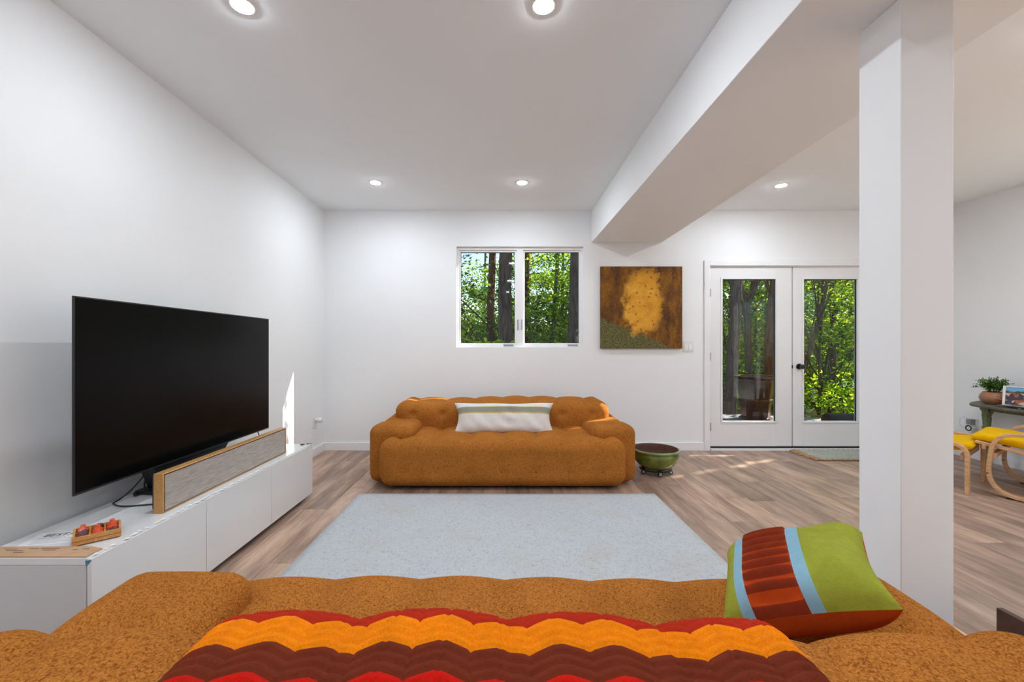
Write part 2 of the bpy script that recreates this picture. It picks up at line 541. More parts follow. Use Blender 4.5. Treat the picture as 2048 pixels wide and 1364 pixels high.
def catmull(pts, n=10):
    P = [Vector(p) for p in pts]
    P = [P[0] * 2 - P[1]] + P + [P[-1] * 2 - P[-2]]
    out = []
    for i in range(1, len(P) - 2):
        for k in range(n):
            s = k / n
            a, b, c, d = P[i - 1], P[i], P[i + 1], P[i + 2]
            out.append(0.5 * ((2 * b) + (c - a) * s + (2 * a - 5 * b + 4 * c - d) * s * s + (3 * b - a - 3 * c + d) * s ** 3))
    out.append(P[-2])
    return out
def sstep(a, b, x):
    t_ = min(1, max(0, (x - a) / (b - a)))
    return t_ * t_ * (3 - 2 * t_)

# ------------------------------------------------------------------ room shell
XL, XR, YF, YB, ZC = -2.0, 4.95, 4.80, -3.6, 2.711
WT = 0.16
# openings in the far wall
WX0, WX1, WZ0, WZ1 = -0.503, 0.932, 1.164, 2.304
DX0, DX1, DZ1 = 2.352, 4.249, 2.085

b = MB()
b.box(XL - WT, WX0, YF, YF + WT, -0.1, ZC + 0.1)
b.box(WX0, WX1, YF, YF + WT, -0.1, WZ0)
b.box(WX0, WX1, YF, YF + WT, WZ1, ZC + 0.1)
b.box(WX1, DX0, YF, YF + WT, -0.1, ZC + 0.1)
b.box(DX0, DX1, YF, YF + WT, DZ1, ZC + 0.1)
b.box(DX1, XR + WT, YF, YF + WT, -0.1, ZC + 0.1)
struct(b.build('wall_far', 'wall'), 'white far wall with the window, painting and glass doors', 'wall')
struct(MB().box(XL - WT, XL, YB, YF, -0.1, ZC + 0.1).build('wall_left', 'wall'), 'plain white wall behind the television', 'wall')
RY0, RY1, RZ0, RZ1 = 0.5, 3.0, 0.06, 2.14
b = MB()
b.box(XR, XR + WT, YB, RY0, -0.1, ZC + 0.1); b.box(XR, XR + WT, RY1, YF, -0.1, ZC + 0.1)
b.box(XR, XR + WT, RY0, RY1, -0.1, RZ0); b.box(XR, XR + WT, RY0, RY1, RZ1, ZC + 0.1)
struct(b.build('wall_right', 'wall'), 'white wall behind the green console table', 'wall')
struct(MB().box(XL - WT, XR + WT, YB - WT, YB, -0.1, ZC + 0.1).build('wall_back', 'wall'), 'white wall behind the camera', 'wall')
struct(MB().box(XL, XR, YB, YF, ZC, ZC + 0.1).build('ceiling', 'ceiling'), 'flat white ceiling with recessed lights', 'ceiling')
BX0, BX1, BZ = 1.022, 1.815, 2.35
struct(MB().box(BX0, BX1, YB, YF, BZ, ZC).build('ceiling_beam', 'wall', bevel=0.003), 'wide white boxed beam running along the ceiling to the far wall', 'beam')
struct(MB().box(1.344, 1.522, 1.428, 1.596, 0, BZ).build('column', 'wall', bevel=0.003), 'square white column carrying the boxed beam', 'column')

# baseboards
BH, BT = 0.092, 0.014
def base_strip(name, x0, x1, y0, y1):
    return struct(MB().box(x0, x1, y0, y1, 0, BH).build(name, 'trim', bevel=0.003))
base_strip('baseboard_far', XL + BT, DX0 - 0.062, YF - BT, YF)
base_strip('baseboard_far_corner', DX1 + 0.062, XR - BT, YF - BT, YF)
base_strip('baseboard_left', XL, XL + BT, YB, YF)
base_strip('baseboard_right', XR - BT, XR, RY1, YF)

# floor with planks
floor = struct(MB().box(XL - 0.02, XR + 0.02, YB, YF + WT, -0.1, -0.011).build('floor', 'walnut'), 'oak plank floor', 'floor')
PW, PL, GAP = 0.186, 1.22, 0.0016
cache = {}
def plank_mesh(wd, ln):
    k = (round(wd, 3), round(ln, 3))
    if k not in cache:
        a, c_, e = k[0] / 2 - GAP / 2, k[1] / 2 - GAP / 2, 0.0012
        mb = MB()
        vs = [(-a, -c_, -0.01), (a, -c_, -0.01), (a, c_, -0.01), (-a, c_, -0.01),
              (-a, -c_, -e), (a, -c_, -e), (a, c_, -e), (-a, c_, -e),
              (-a + e, -c_ + e, 0), (a - e, -c_ + e, 0), (a - e, c_ - e, 0), (-a + e, c_ - e, 0)]
        fs = [(8, 9, 10, 11)]
        for i in range(4):
            j = (i + 1) % 4
            fs += [(i, j, 4 + j, 4 + i), (4 + i, 4 + j, 8 + j, 8 + i)]
        mb.add(vs, fs)
        cache[k] = mb.mesh('plank', 'plank')
    return cache[k]
far_rest = MB()
ncol = int(math.ceil((XR - XL) / PW))
for i in range(ncol):
    x0 = XL + i * PW; x1 = min(XR, x0 + PW)
    if x1 - x0 < 0.02: continue
    y = YF - (0.13 + (i * 0.437 + 0.19 * (i % 3)) % 1.0 * PL)
    edges = [YF]
    while y > YB:
        if edges[-1] - y > 0.05: edges.append(y)
        y -= PL
    edges.append(YB)
    for a, c_ in zip(edges[:-1], edges[1:]):
        if a > 0.2:
            po = bpy.data.objects.new('plank', plank_mesh(x1 - x0, a - c_))
            po.location = ((x0 + x1) / 2, (a + c_) / 2, 0)
            COL.objects.link(po); po.parent = floor
        else:
            far_rest.box(x0 + GAP / 2, x1 - GAP / 2, c_ + GAP / 2, a - GAP / 2, -0.01, 0)
fr_ = far_rest.build('rear_planks', 'plank', floor); fr_['kind'] = 'stuff'

# ------------------------------------------------------------------ window
FY = YF + 0.045           # inner face of the window frame
win = struct(empty('window_1', ((WX0 + WX1) / 2, FY, WZ0)), 'white twin casement window looking into the woods', 'window')
def loc_box(par, name, mat, x0, x1, y0, y1, z0, z1, bevel=0.002):
    p = par.location
    return MB().box(x0 - p.x, x1 - p.x, y0 - p.y, y1 - p.y, z0 - p.z, z1 - p.z).build(name, mat, par, bevel=bevel)
fd = 0.075
loc_box(win, 'frame_jamb', 'trim', WX0, WX0 + 0.022, FY - 0.012, FY + fd, WZ0, WZ1)
loc_box(win, 'frame_jamb', 'trim', WX1 - 0.022, WX1, FY - 0.012, FY + fd, WZ0, WZ1)
loc_box(win, 'frame_head', 'trim', WX0 + 0.022, WX1 - 0.022, FY - 0.012, FY + fd, WZ1 - 0.03, WZ1)
loc_box(win, 'frame_sill', 'trim', WX0 + 0.022, WX1 - 0.022, FY - 0.012, FY + fd, WZ0, WZ0 + 0.028)
mxc = 0.2145
loc_box(win, 'mullion', 'trim', mxc - 0.035, mxc + 0.035, FY - 0.014, FY + fd, WZ0 + 0.028, WZ1 - 0.03)
for (sx0, sx1, hs) in ((WX0 + 0.022, mxc - 0.035, 1), (mxc + 0.035, WX1 - 0.022, -1)):
    sash = empty('sash', ((sx0 + sx1) / 2 - win.location.x, 0.01, 0.028)); sash.parent = win
    gp = [sx0 - (sx0 + sx1) / 2, sx1 - (sx0 + sx1) / 2]
    hgt = WZ1 - 0.03 - (WZ0 + 0.028)
    s = 0.022
    mb = MB()
    mb.box(gp[0], gp[0] + s, 0, 0.05, 0, hgt); mb.box(gp[1] - s, gp[1], 0, 0.05, 0, hgt)
    mb.box(gp[0] + s, gp[1] - s, 0, 0.05, 0, s); mb.box(gp[0] + s, gp[1] - s, 0, 0.05, hgt - s, hgt)
    mb.build('sash_frame', 'trim', sash)
    gk = MB()
    i0, i1, j0, j1 = gp[0] + s, gp[1] - s, s, hgt - s
    e = 0.004
    gk.box(i0, i0 + e, 0.012, 0.03, j0, j1); gk.box(i1 - e, i1, 0.012, 0.03, j0, j1)
    gk.box(i0, i1, 0.012, 0.03, j1 - e, j1); gk.box(i0, i1, 0.012, 0.03, j0, j0 + e)
    gk.build('gasket', 'dark_plastic', sash)
    MB().box(i0 + e, i1 - e, 0.02, 0.024, j0 + e, j1 - e).build('pane', 'glass', sash)
    # crank operator at the sill and latch on the mullion side
    cx = i1 - 0.13
    mb = MB(); mb.box(cx, cx + 0.115, -0.03, 0.0, -0.012, 0.006)
    mb.build('crank_handle', 'grey_plastic', sash, bevel=0.003)
    lx = gp[1] if hs > 0 else gp[0]
    mb = MB(); mb.box(lx - 0.006 + 0.012 * hs, lx + 0.006 + 0.012 * hs, -0.035, -0.022, 0.17, 0.29)
    mb.build('latch', 'grey_plastic', sash, bevel=0.003)

# wide unseen glazing added in the right wall to bring daylight in
w2 = struct(empty('window_2', (XR + 0.06, (RY0 + RY1) / 2, RZ0)), 'unseen wide glazed opening added in the right wall for daylight', 'window')
hy, hz2 = (RY1 - RY0) / 2, RZ1 - RZ0
MB().box(-0.03, 0.05, -hy, hy, 0, 0.05).build('frame_sill', 'trim', w2, bevel=0.003)
MB().box(-0.03, 0.05, -hy, hy, hz2 - 0.05, hz2).build('frame_head', 'trim', w2, bevel=0.003)
for k in range(4):
    yc = -hy + 0.035 + (2 * hy - 0.07) * k / 3
    MB().box(-0.03, 0.05, yc - 0.035, yc + 0.035, 0.05, hz2 - 0.05).build('frame_post', 'trim', w2, bevel=0.003)
    if k < 3:
        y2 = -hy + 0.035 + (2 * hy - 0.07) * (k + 1) / 3
        MB().box(0.008, 0.012, yc + 0.035, y2 - 0.035, 0.05, hz2 - 0.05).build('pane', 'glass', w2)

# ------------------------------------------------------------------ glass doors
CAS = 0.062
trim = struct(empty('trim_1', (DX0, YF, 0)), 'white casing around the glass doors', 'door casing')
loc_box(trim, 'casing_side', 'trim', DX0 - CAS, DX0, YF - 0.018, YF, 0, DZ1 + CAS)
loc_box(trim, 'casing_side', 'trim', DX1, DX1 + CAS, YF - 0.018, YF, 0, DZ1 + CAS)
loc_box(trim, 'casing_head', 'trim', DX0, DX1, YF - 0.018, YF, DZ1, DZ1 + CAS)
loc_box(trim, 'jamb', 'trim', DX0, DX0 + 0.012, YF, YF + WT, 0, DZ1)
loc_box(trim, 'jamb', 'trim', DX1 - 0.012, DX1, YF, YF + WT, 0, DZ1)
loc_box(trim, 'jamb', 'trim', DX0 + 0.012, DX1 - 0.012, YF, YF + WT, DZ1 - 0.01, DZ1)
loc_box(trim, 'threshold', 'dark_plastic', DX0 + 0.012, DX1 - 0.012, YF + 0.02, YF + WT, 0.012, 0.04)
loc_box(trim, 'sill_strip', 'trim', DX0 + 0.012, DX1 - 0.012, YF - 0.018, YF + 0.02, 0, 0.022)

def glass_door(idx, x0, x1, gx0, gx1, label):
    d = struct(empty('door_%d' % idx, ((x0 + x1) / 2, YF + 0.012, 0.046)), label, 'door')
    z0, z1, gz0, gz1 = 0.046, 2.073, 0.328, 1.937
    y0, y1 = YF + 0.012, YF + 0.056
    loc_box(d, 'stile', 'door', x0, gx0, y0, y1, z0, z1)
    loc_box(d, 'stile', 'door', gx1, x1, y0, y1, z0, z1)
    loc_box(d, 'top_rail', 'door', gx0, gx1, y0, y1, gz1, z1, 0)
    loc_box(d, 'bottom_rail', 'door', gx0, gx1, y0, y1, z0, gz0, 0)
    p = d.location
    m = 0.022
    mb = MB()   # raised moulding round the glass
    for (a0, a1, c0, c1) in ((gx0 - m, gx0, gz0 - m, gz1 + m), (gx1, gx1 + m, gz0 - m, gz1 + m), (gx0, gx1, gz0 - m, gz0), (gx0, gx1, gz1, gz1 + m)):
        mb.box(a0 - p.x, a1 - p.x, -0.007, 0.0, c0 - p.z, c1 - p.z)
    mb.build('glass_moulding', 'door', d, bevel=0.003)
    mb = MB()
    e = 0.007
    for (a0, a1, c0, c1) in ((gx0, gx0 + e, gz0, gz1), (gx1 - e, gx1, gz0, gz1), (gx0, gx1, gz1 - e, gz1)):
        mb.box(a0 - p.x, a1 - p.x, 0.014, 0.03, c0 - p.z, c1 - p.z)
    mb.build('gasket', 'dark_plastic', d)
    MB().box(gx0 - p.x, gx1 - p.x, 0.02, 0.024, gz0 - p.z, gz1 - p.z).build('pane', 'glass', d)
    return d
d1 = glass_door(1, 2.366, 3.292, 2.507, 3.112, 'left white glass door with three hinges')
d2 = glass_door(2, 3.306, 4.235, 3.428, 4.034, 'right white glass door with a black knob')
for hz in (1.78, 1.06, 0.27):
    hb = MB().lathe([(0.007, -0.045), (0.007, 0.045)], 12, (2.362 - d1.location.x, -0.018, hz - 0.046)).build('hinge', 'steel', d1, smooth=True, angle=40)
kx = 3.372 - d2.location.x
kn = MB().lathe([(0.0, -0.012), (0.033, -0.012), (0.033, -0.004), (0.03, 0.0)], 28, (kx, 0, 0.949 - 0.046), 'y').build('knob_rose', 'black', d2, smooth=True, angle=40)
MB().lathe([(0.012, -0.012), (0.011, -0.035), (0.021, -0.042), (0.026, -0.052), (0.026, -0.068), (0.02, -0.076), (0.0, -0.077)], 28, (kx, 0, 0.949 - 0.046), 'y').build('door_knob', 'black', kn, smooth=True, angle=40)
MB().box(3.299 - 0.004 - d2.location.x, 3.299 + 0.004 - d2.location.x, -0.004, 0.006, 0.93 - 0.046, 0.965 - 0.046).build('strike_plate', 'black', d2)

# ------------------------------------------------------------------ recessed lights
lights = [(-1.165, 1.914, 'near left recessed ceiling light at the top of the picture'),
          (0.192, 1.914, 'near recessed ceiling light above the rug, cut by the top edge'),
          (-1.175, 3.98, 'recessed ceiling light closest to the far left corner'),
          (0.197, 3.98, 'recessed ceiling light in front of the window'),
          (2.67, 4.05, 'recessed ceiling light in front of the glass doors, right of the beam')]
hidden = [(-1.165, -0.15), (0.192, -0.15), (-1.165, -2.2), (0.192, -2.2), (2.67, 2.0), (2.67, -0.1), (2.67, -2.2), (4.1, 2.9), (4.1, 0.9), (4.1, -1.2)]  # unseen downlights added for room brightness; the outermost right row lifts the right wall
def downlight(x, y, label):
    o = empty('recessed_light', (x, y, ZC))
    MB().lathe([(0.046, 0.0), (0.047, -0.004), (0.056, -0.0035), (0.063, -0.0005), (0.063, 0.0)], 32, caps=False).build('trim_ring', 'trim', o, smooth=True, angle=40)
    MB().lathe([(0.0, -0.008), (0.022, -0.0077), (0.036, -0.0066), (0.044, -0.0048), (0.0465, -0.004)], 32).build('lens', 'lamp', o, smooth=True)
    tag(o, label, 'ceiling light', 'recessed ceiling lights')
for x, y, l in lights: downlight(x, y, l)
for x, y in hidden: downlight(x, y, 'unseen recessed ceiling light added out of view for room brightness')

# ------------------------------------------------------------------ sofas
def rounded_box(hx, hy, hz, r, step, deform=None, r2=None):
    """closed box centred on the origin, half sizes hx hy hz, edge radius r, evenly gridded; deform(p, n) -> p"""
    def axis(h):
        n = max(2, int(round(2 * h / step)))
        # finer in the rounded part
        return [-h + 2 * h * i / n for i in range(n + 1)]
    ax, ay, az = axis(hx), axis(hy), axis(hz)
    idx = {}; vs = []; fs = []
    def vert(i, j, k):
        key = (i, j, k)
        if key in idx: return idx[key]
        p = Vector((ax[i], ay[j], az[k]))
        q = Vector((max(-hx + r, min(hx - r, p.x)), max(-hy + r, min(hy - r, p.y)), max(-hz + r, min(hz - r, p.z))))
        d = p - q
        n_ = d.normalized() if d.length > 1e-9 else Vector((0, 0, 1))
        pos = q + n_ * r
        if deform: pos = deform(pos, n_)
        idx[key] = len(vs); vs.append(tuple(pos))
        return idx[key]
    nx, ny, nz = len(ax) - 1, len(ay) - 1, len(az) - 1
    for i in range(nx):
        for j in range(ny):
            fs.append((vert(i, j, 0), vert(i, j + 1, 0), vert(i + 1, j + 1, 0), vert(i + 1, j, 0)))
            fs.append((vert(i, j, nz), vert(i + 1, j, nz), vert(i + 1, j + 1, nz), vert(i, j + 1, nz)))
    for i in range(nx):
        for k in range(nz):
            fs.append((vert(i, 0, k), vert(i + 1, 0, k), vert(i + 1, 0, k + 1), vert(i, 0, k + 1)))
            fs.append((vert(i, ny, k), vert(i, ny, k + 1), vert(i + 1, ny, k + 1), vert(i + 1, ny, k)))
    for j in range(ny):
        for k in range(nz):
            fs.append((vert(0, j, k), vert(0, j, k + 1), vert(0, j + 1, k + 1), vert(0, j + 1, k)))
            fs.append((vert(nx, j, k), vert(nx, j + 1, k), vert(nx, j + 1, k + 1), vert(nx, j, k + 1)))
    return MB().add(vs, fs)

# sofa local axes: x along the length, y = 0 at the front edge of the seat growing to the back, z up
BK = dict(x=1.035, y0=0.60, y1=1.14, z0=0.06, z1=0.652, r=0.115)     # backrest
SP = 0.285
BTN_B = [(-3 + k) * SP for k in range(7)]
def lobes(x, sp, ph=0.0):
    return abs(math.cos(math.pi * (x / sp + ph)))      # 0 half way between buttons (ph .5 -> on buttons)
def back_deform(p, n):
    """p, n in sofa coordinates"""
    q = p.copy()
    endw = 1 - sstep(BK['x'] - 0.16, BK['x'] - 0.05, abs(p.x))
    crease = (1 - lobes(p.x, SP, 0.5) ** 0.7)            # 1 at the button columns
    top = sstep(0.50, 0.60, p.z)
    q -= n * (0.019 * crease * top * endw)
    # swelling between rows
    q += n * (0.005 * math.sin(p.x * 5.1 + 1.0) * top + 0.006 * math.sin(p.x * 2.3 + 0.4) * max(0, n.z))
    if n.y < -0.3 or n.y > 0.3:
        for bx in BTN_B:
            d2 = (p.x - bx) ** 2 + (p.z - 0.535) ** 2
            if d2 < 0.03: q -= n * (0.032 * math.exp(-d2 / 0.0012))
    return q
def seat_deform_factory(c):
    def f(p, n):
        P = p + c
        q = P.copy()
        if n.z > 0.05:
            endw = 1 - sstep(0.84, 0.96, abs(P.x))
            crease = 1 - lobes(P.x, SP, 0.5) ** 0.7
            row = sstep(0.0, 0.09, P.y)
            q -= n * (0.026 * crease * endw * row)
            for yb in (0.26, 0.56):
                for bx in BTN_B:
                    d2 = (P.x - bx) ** 2 + (P.y - yb) ** 2
                    if d2 < 0.03: q -= n * (0.016 * math.exp(-d2 / 0.003))
            q += n * (0.005 * math.sin(P.x * 3.1 + 0.6))
        if n.y < -0.5:
            for bx in BTN_B:
                d2 = (P.x - bx * 0.96) ** 2 + (P.z - 0.165) ** 2
                if d2 < 0.02: q -= n * (0.016 * math.exp(-d2 / 0.0009))
        return q
    return f
def arm_deform_factory(c, s):
    def f(p, n):
        P = p + c
        q = P.copy()
        q += n * (0.007 * math.sin(P.y * 6.0 + 0.5) * max(0, n.z) + 0.006 * math.sin(P.x * 7 * s + 1) * max(0, n.z))
        # a soft dip towards the middle of the arm
        q.z -= 0.018 * max(0, n.z) * math.exp(-((P.y - 0.52) ** 2) / 0.006)
        return q
    return f

def make_sofa(loc, rz, label, step):
    s = empty('sofa', loc, rz)
    # seat block
    c = Vector((0, 0.40, 0.2200)); h = (1.02, 0.40, 0.2000)
    rounded_box(h[0], h[1], h[2], 0.105, step, seat_deform_factory(c)).build('seat_cushion', 'boucle', s, smooth=True)
    # arms
    for sx in (-1, 1):
        c = Vector((sx * 0.945, 0.625, 0.2575)); h = (0.192, 0.475, 0.2375)
        rounded_box(h[0], h[1], h[2], 0.078, step, arm_deform_factory(c, sx)).build('armrest', 'boucle', s, smooth=True)
    # backrest
    c = Vector((0, (BK['y0'] + BK['y1']) / 2, (BK['z0'] + BK['z1']) / 2))
    h = (BK['x'], (BK['y1'] - BK['y0']) / 2, (BK['z1'] - BK['z0']) / 2)
    rounded_box(h[0], h[1], h[2], BK['r'], step, lambda p, n: back_deform(p + c, n)).build('backrest', 'boucle', s, smooth=True)
    # buttons
    def button(x, y, z, ax):
        prof = [(0.0, 0.006), (0.009, 0.0045), (0.013, 0.0), (0.011, -0.006)]
        mb = MB()
        if ax == 'y':
            mb.lathe([(r, -h_) for r, h_ in prof], 12, (x, y, z), 'y')
        else:
            mb.lathe(prof, 12, (x, y, z), 'z')
        mb.build('button', 'boucle', s, smooth=True)
    for bx in BTN_B:
        button(bx, BK['y0'] + 0.058, 0.535, 'y')
        button(bx * 0.96, 0.011, 0.165, 'y')
    # low feet
    for fx in (-0.9, 0.9):
        for fy in (0.2, 1.0):
            MB().lathe([(0.03, 0.0), (0.035, 0.07)], 14, (fx, fy, 0)).build('foot', 'dark_plastic', s, smooth=True, angle=40)
    tag(s, label, 'sofa', 'matching rust boucle sofas')
    return s
SOFA_FAR = (0.013, 3.43, 0)
SOFA_NEAR = (0.013, 1.47, 0)
make_sofa(SOFA_FAR, 0, 'rust orange tufted boucle sofa against the far wall under the window', 0.018)
make_sofa(SOFA_NEAR, math.pi, 'rust orange tufted boucle sofa in the foreground seen from behind', 0.016)

# ------------------------------------------------------------------ lumbar cushion on the far sofa
def pillow_pt(u, v, W, H, T, pinch=0.06, pw=0.5):
    """u, v in -1..1 -> x, y (in plane) and half thickness"""
    x = u * W / 2 * (1 - pinch * (1 - v * v) * 0 - pinch * (v * v) * 0)
    ex = 1 - pinch * (1 - u * u) * abs(v) ** 3
    ey = 1 - pinch * (1 - v * v) * abs(u) ** 3
    th = T / 2 * ((1 - u ** 4) * (1 - v ** 4)) ** pw
    return u * W / 2 * ey, v * H / 2 * ex, th
def build_pillow(o, W, H, T, nu, nv, front_mat, front_disp, mats_front, mat_back, name_front='cover_front', name_back='cover_back', pinch=0.06):
    for side, nm in ((1, name_front), (-1, name_back)):
        vs = []; fs = []; mi = []
        for j in range(nv + 1):
            for i in range(nu + 1):
                u = -1 + 2 * i / nu; v = -1 + 2 * j / nv
                x, y, th = pillow_pt(u, v, W, H, T, pinch)
                d = front_disp(u, v) * min(1, th / (T * 0.15)) if side > 0 else 0
                vs.append((x, y, side * (th + d)))
        for j in range(nv):
            for i in range(nu):
                a = j * (nu + 1) + i
                fs.append((a, a + 1, a + nu + 2, a + nu + 1) if side > 0 else (a, a + nu + 1, a + nu + 2, a + 1))
                mi.append(front_mat(-1 + 2 * (i + 0.5) / nu, -1 + 2 * (j + 0.5) / nv) if side > 0 else 0)
        me = bpy.data.meshes.new(nm)
        me.from_pydata(vs, [], fs)
        for m in (mats_front if side > 0 else [mat_back]): me.materials.append(M[m])
        me.polygons.foreach_set('material_index', mi)
        me.polygons.foreach_set('use_smooth', [True] * len(fs))
        ob = bpy.data.objects.new(nm, me); COL.objects.link(ob); ob.parent = o

lum = empty('lumbar_cushion', (0.027, 3.90, 0.512))
lum.rotation_euler = (math.radians(56), 0, 0)
def lum_mat(u, v):
    if v > 0.62: return 0
    if v > 0.54: return 2
    if v > 0.22: return 1
    if v > 0.17: return 2
    return 3
def lum_disp(u, v):
    return 0.004 * math.sin(7 * u + 3 * v) + 0.006 * math.exp(-((u - 0.15) ** 2) / 0.02) * math.cos(9 * v + 5 * u) + 0.004 * math.sin(19 * u + 6 * v) * (1 - v) * 0.5
build_pillow(lum, 0.93, 0.32, 0.14, 72, 50, lum_mat, lum_disp, ['linen_top', 'stripe_olive', 'stripe_ochre', 'linen'], 'linen', pinch=0.10)
tag(lum, 'long white cushion with a grey green stripe on the far sofa', 'cushion')

# patchwork cushion on the near sofa
pat = empty('patchwork_cushion')
def pat_mat(u, v):
    if u < -0.70: return 0
    if u < -0.56: return 1
    if u < 0.08: return 2 if math.sin(v * 29) > -0.25 else 3
    if u < 0.25: return 1
    return 0
def pat_disp(u, v):
    if -0.56 < u < 0.08:
        w_ = math.sin(math.pi * (u + 0.56) / 0.64) ** 0.6
        return 0.011 * math.sin(v * 29) * (0.45 + 0.55 * w_)
    return 0.006 * math.sin(4 * v + 5 * u) * (1 if u > 0.25 else 0.3)
build_pillow(pat, 0.355, 0.335, 0.165, 96, 90, pat_mat, pat_disp, ['felt_green', 'ribbon_blue', 'pleat_rust', 'pleat_orange'], 'felt_orange', pinch=0.10)
r_ = Vector((0.78, -0.48, 0.42)).normalized()
u_ = Vector((0.50, 0.82, 0.10)); u_ = (u_ - r_ * u_.dot(r_)).normalized()
n_ = r_.cross(u_)
mat = Matrix((r_, u_, n_)).transposed().to_4x4()
mat.translation = Vector((0.755, 1.085, 0.586))
pat.matrix_world = mat
tag(pat, 'patchwork cushion with lime felt, blue ribbon and rust pleats', 'cushion')

# ------------------------------------------------------------------ crochet throw over the near sofa
def throw():
    P = 0.097; AMP = 0.020
    band = 0.067; row = band / 3
    x0, x1 = -0.535, 0.520          # world x
    def profile(s):
        """arc length over the backrest section; s = 0 at the start of the flat top on the seat side.
        returns (y, z, ny, nz) in sofa coordinates, seat side is -y"""
        y0, y1, z1, r = BK['y0'], BK['y1'], BK['z1'], BK['r']
        if s < 0:
            a = -s / r
            if a < math.pi / 2:
                return y0 + r - r * math.sin(a), z1 - r + r * math.cos(a), -math.sin(a), math.cos(a)
            d = -s - r * math.pi / 2
            return y0, z1 - r - d, -1, 0
        L = y1 - y0 - 2 * r
        if s <= L: return y0 + r + s, z1, 0, 1
        a = (s - L) / r
        if a < math.pi / 2:
            return y1 - r + r * math.sin(a), z1 - r + r * math.cos(a), math.sin(a), math.cos(a)
        d = s - L - r * math.pi / 2
        return y1, z1 - r - d, 1, 0
    v0 = -0.28; v1 = 0.75
    per_row = 6
    nv = int((v1 - v0) / row * per_row)
    dv = row / per_row
    nu = 22 * 8
    order = ['yarn_brick', 'yarn_orange', 'yarn_brown', 'yarn_red']
    vs = []; fs = []; mi = []
    for j in range(nv + 1):
        v = v0 + j * dv
        for i in range(nu + 1):
            x = x0 + (x1 - x0) * i / nu
            ph = (x / P) % 1.0
            tri = abs(2 * ph - 1)               # 1..0..1
            s = v - AMP * (tri - 0.5) * 2 * 0.55
            xs = -(x - SOFA_NEAR[0])            # sofa is turned by 180 degrees
            y, z, ny, nz = profile(s)
            n = Vector((0, ny, nz))
            q = back_deform(Vector((xs, y, z)), n)
            # the throw bridges the creases of the upholstery a little and is ribbed row by row
            rb = (v / row) % 1.0
            h = 0.013 + 0.012 * (math.sin(math.pi * rb) ** 0.4) - 0.004 * (1 - min(1, min(ph, 1 - ph, abs(ph - 0.5)) / 0.05))
            edge = min(i, nu - i) / 4.0
            h = h if edge >= 1 else 0.006 + (h - 0.006) * math.sqrt(edge)
            q += n * h
            vs.append((SOFA_NEAR[0] - q.x, SOFA_NEAR[1] - q.y, q.z))
    for j in range(nv):
        v = v0 + (j + 0.5) * dv
        k = int(math.floor((v + 0.090) / band))     # 0 = brick band at the seat side edge of the top
        m = k % 4 if k >= 0 else (k % 4)
        for i in range(nu):
            a = j * (nu + 1) + i
            fs.append((a, a + 1, a + nu + 2, a + nu + 1)); mi.append(m)
    me = bpy.data.meshes.new('throw_blanket')
    me.from_pydata(vs, [], fs)
    for m in order: me.materials.append(M[m])
    me.polygons.foreach_set('material_index', mi)
    me.polygons.foreach_set('use_smooth', [True] * len(fs))
    bm = bmesh.new(); bm.from_mesh(me); bmesh.ops.recalc_face_normals(bm, faces=bm.faces); bm.to_mesh(me); bm.free()
    ob = bpy.data.objects.new('throw_blanket', me); COL.objects.link(ob)
    so = ob.modifiers.new('thick', 'SOLIDIFY'); so.thickness = 0.008; so.offset = -1
    tag(ob, 'red, brown and orange zigzag crochet throw over the near sofa back', 'blanket')
throw()

# ------------------------------------------------------------------ rug, mat
rug = rounded_box(1.17, 0.92, 0.007, 0.0065, 0.06).build('area_rug', 'rug', smooth=True, loc=(0.045, 2.443, 0.0072))
tag(rug, 'pale grey blue woven rug between the two sofas', 'rug')

mat_o = empty('door_mat', (3.80, 4.57, 0))
mb = MB(); nr = 15
for k in range(nr):
    y = -0.185 + 0.37 * k / (nr - 1)
    pts = []
    for i in range(64):
        x = -0.50 + 1.0 * i / 63
        pts.append((x, y + 0.004 * math.sin(i * 1.6 + k * 2), 0.011 + 0.002 * math.sin(i * 1.6 + k)))
    mb.sweep(pts, 0.010, 0.0135, (0, 0, 1), 6)
mb.build('braided_field', 'teal_braid', mat_o, smooth=True)
mb = MB()
for sx in (-1, 1):
    for q in range(2):
        pts = [(sx * (0.51 + 0.02 * q), -0.2 + 0.4 * i / 40, 0.012 + 0.003 * math.sin(i * 1.5 + q)) for i in range(41)]
        mb.sweep(pts, 0.011, 0.012, (0, 0, 1), 6)
for sy in (-1, 1):
    pts = [(-0.52 + 1.04 * i / 80, sy * 0.202, 0.011 + 0.003 * math.sin(i * 1.5)) for i in range(81)]
    mb.sweep(pts, 0.010, 0.012, (0, 0, 1), 6)
mb.build('jute_border', 'jute', mat_o, smooth=True)
for k in range(22):
    for sx in (-1, 1):
        y = -0.2 + 0.4 * k / 21
        pts = catmull([(sx * 0.53, y, 0.012), (sx * 0.55, y + random.uniform(-.006, .006), 0.012), (sx * random.uniform(0.565, 0.585), y + random.uniform(-.012, .012), 0.005)], 3)
        MB().sweep(pts, 0.005, 0.006, (0, 0, 1), 5).build('tassel', 'jute', mat_o, smooth=True)
tag(mat_o, 'braided jute door mat with a teal grey middle by the glass doors', 'door mat')

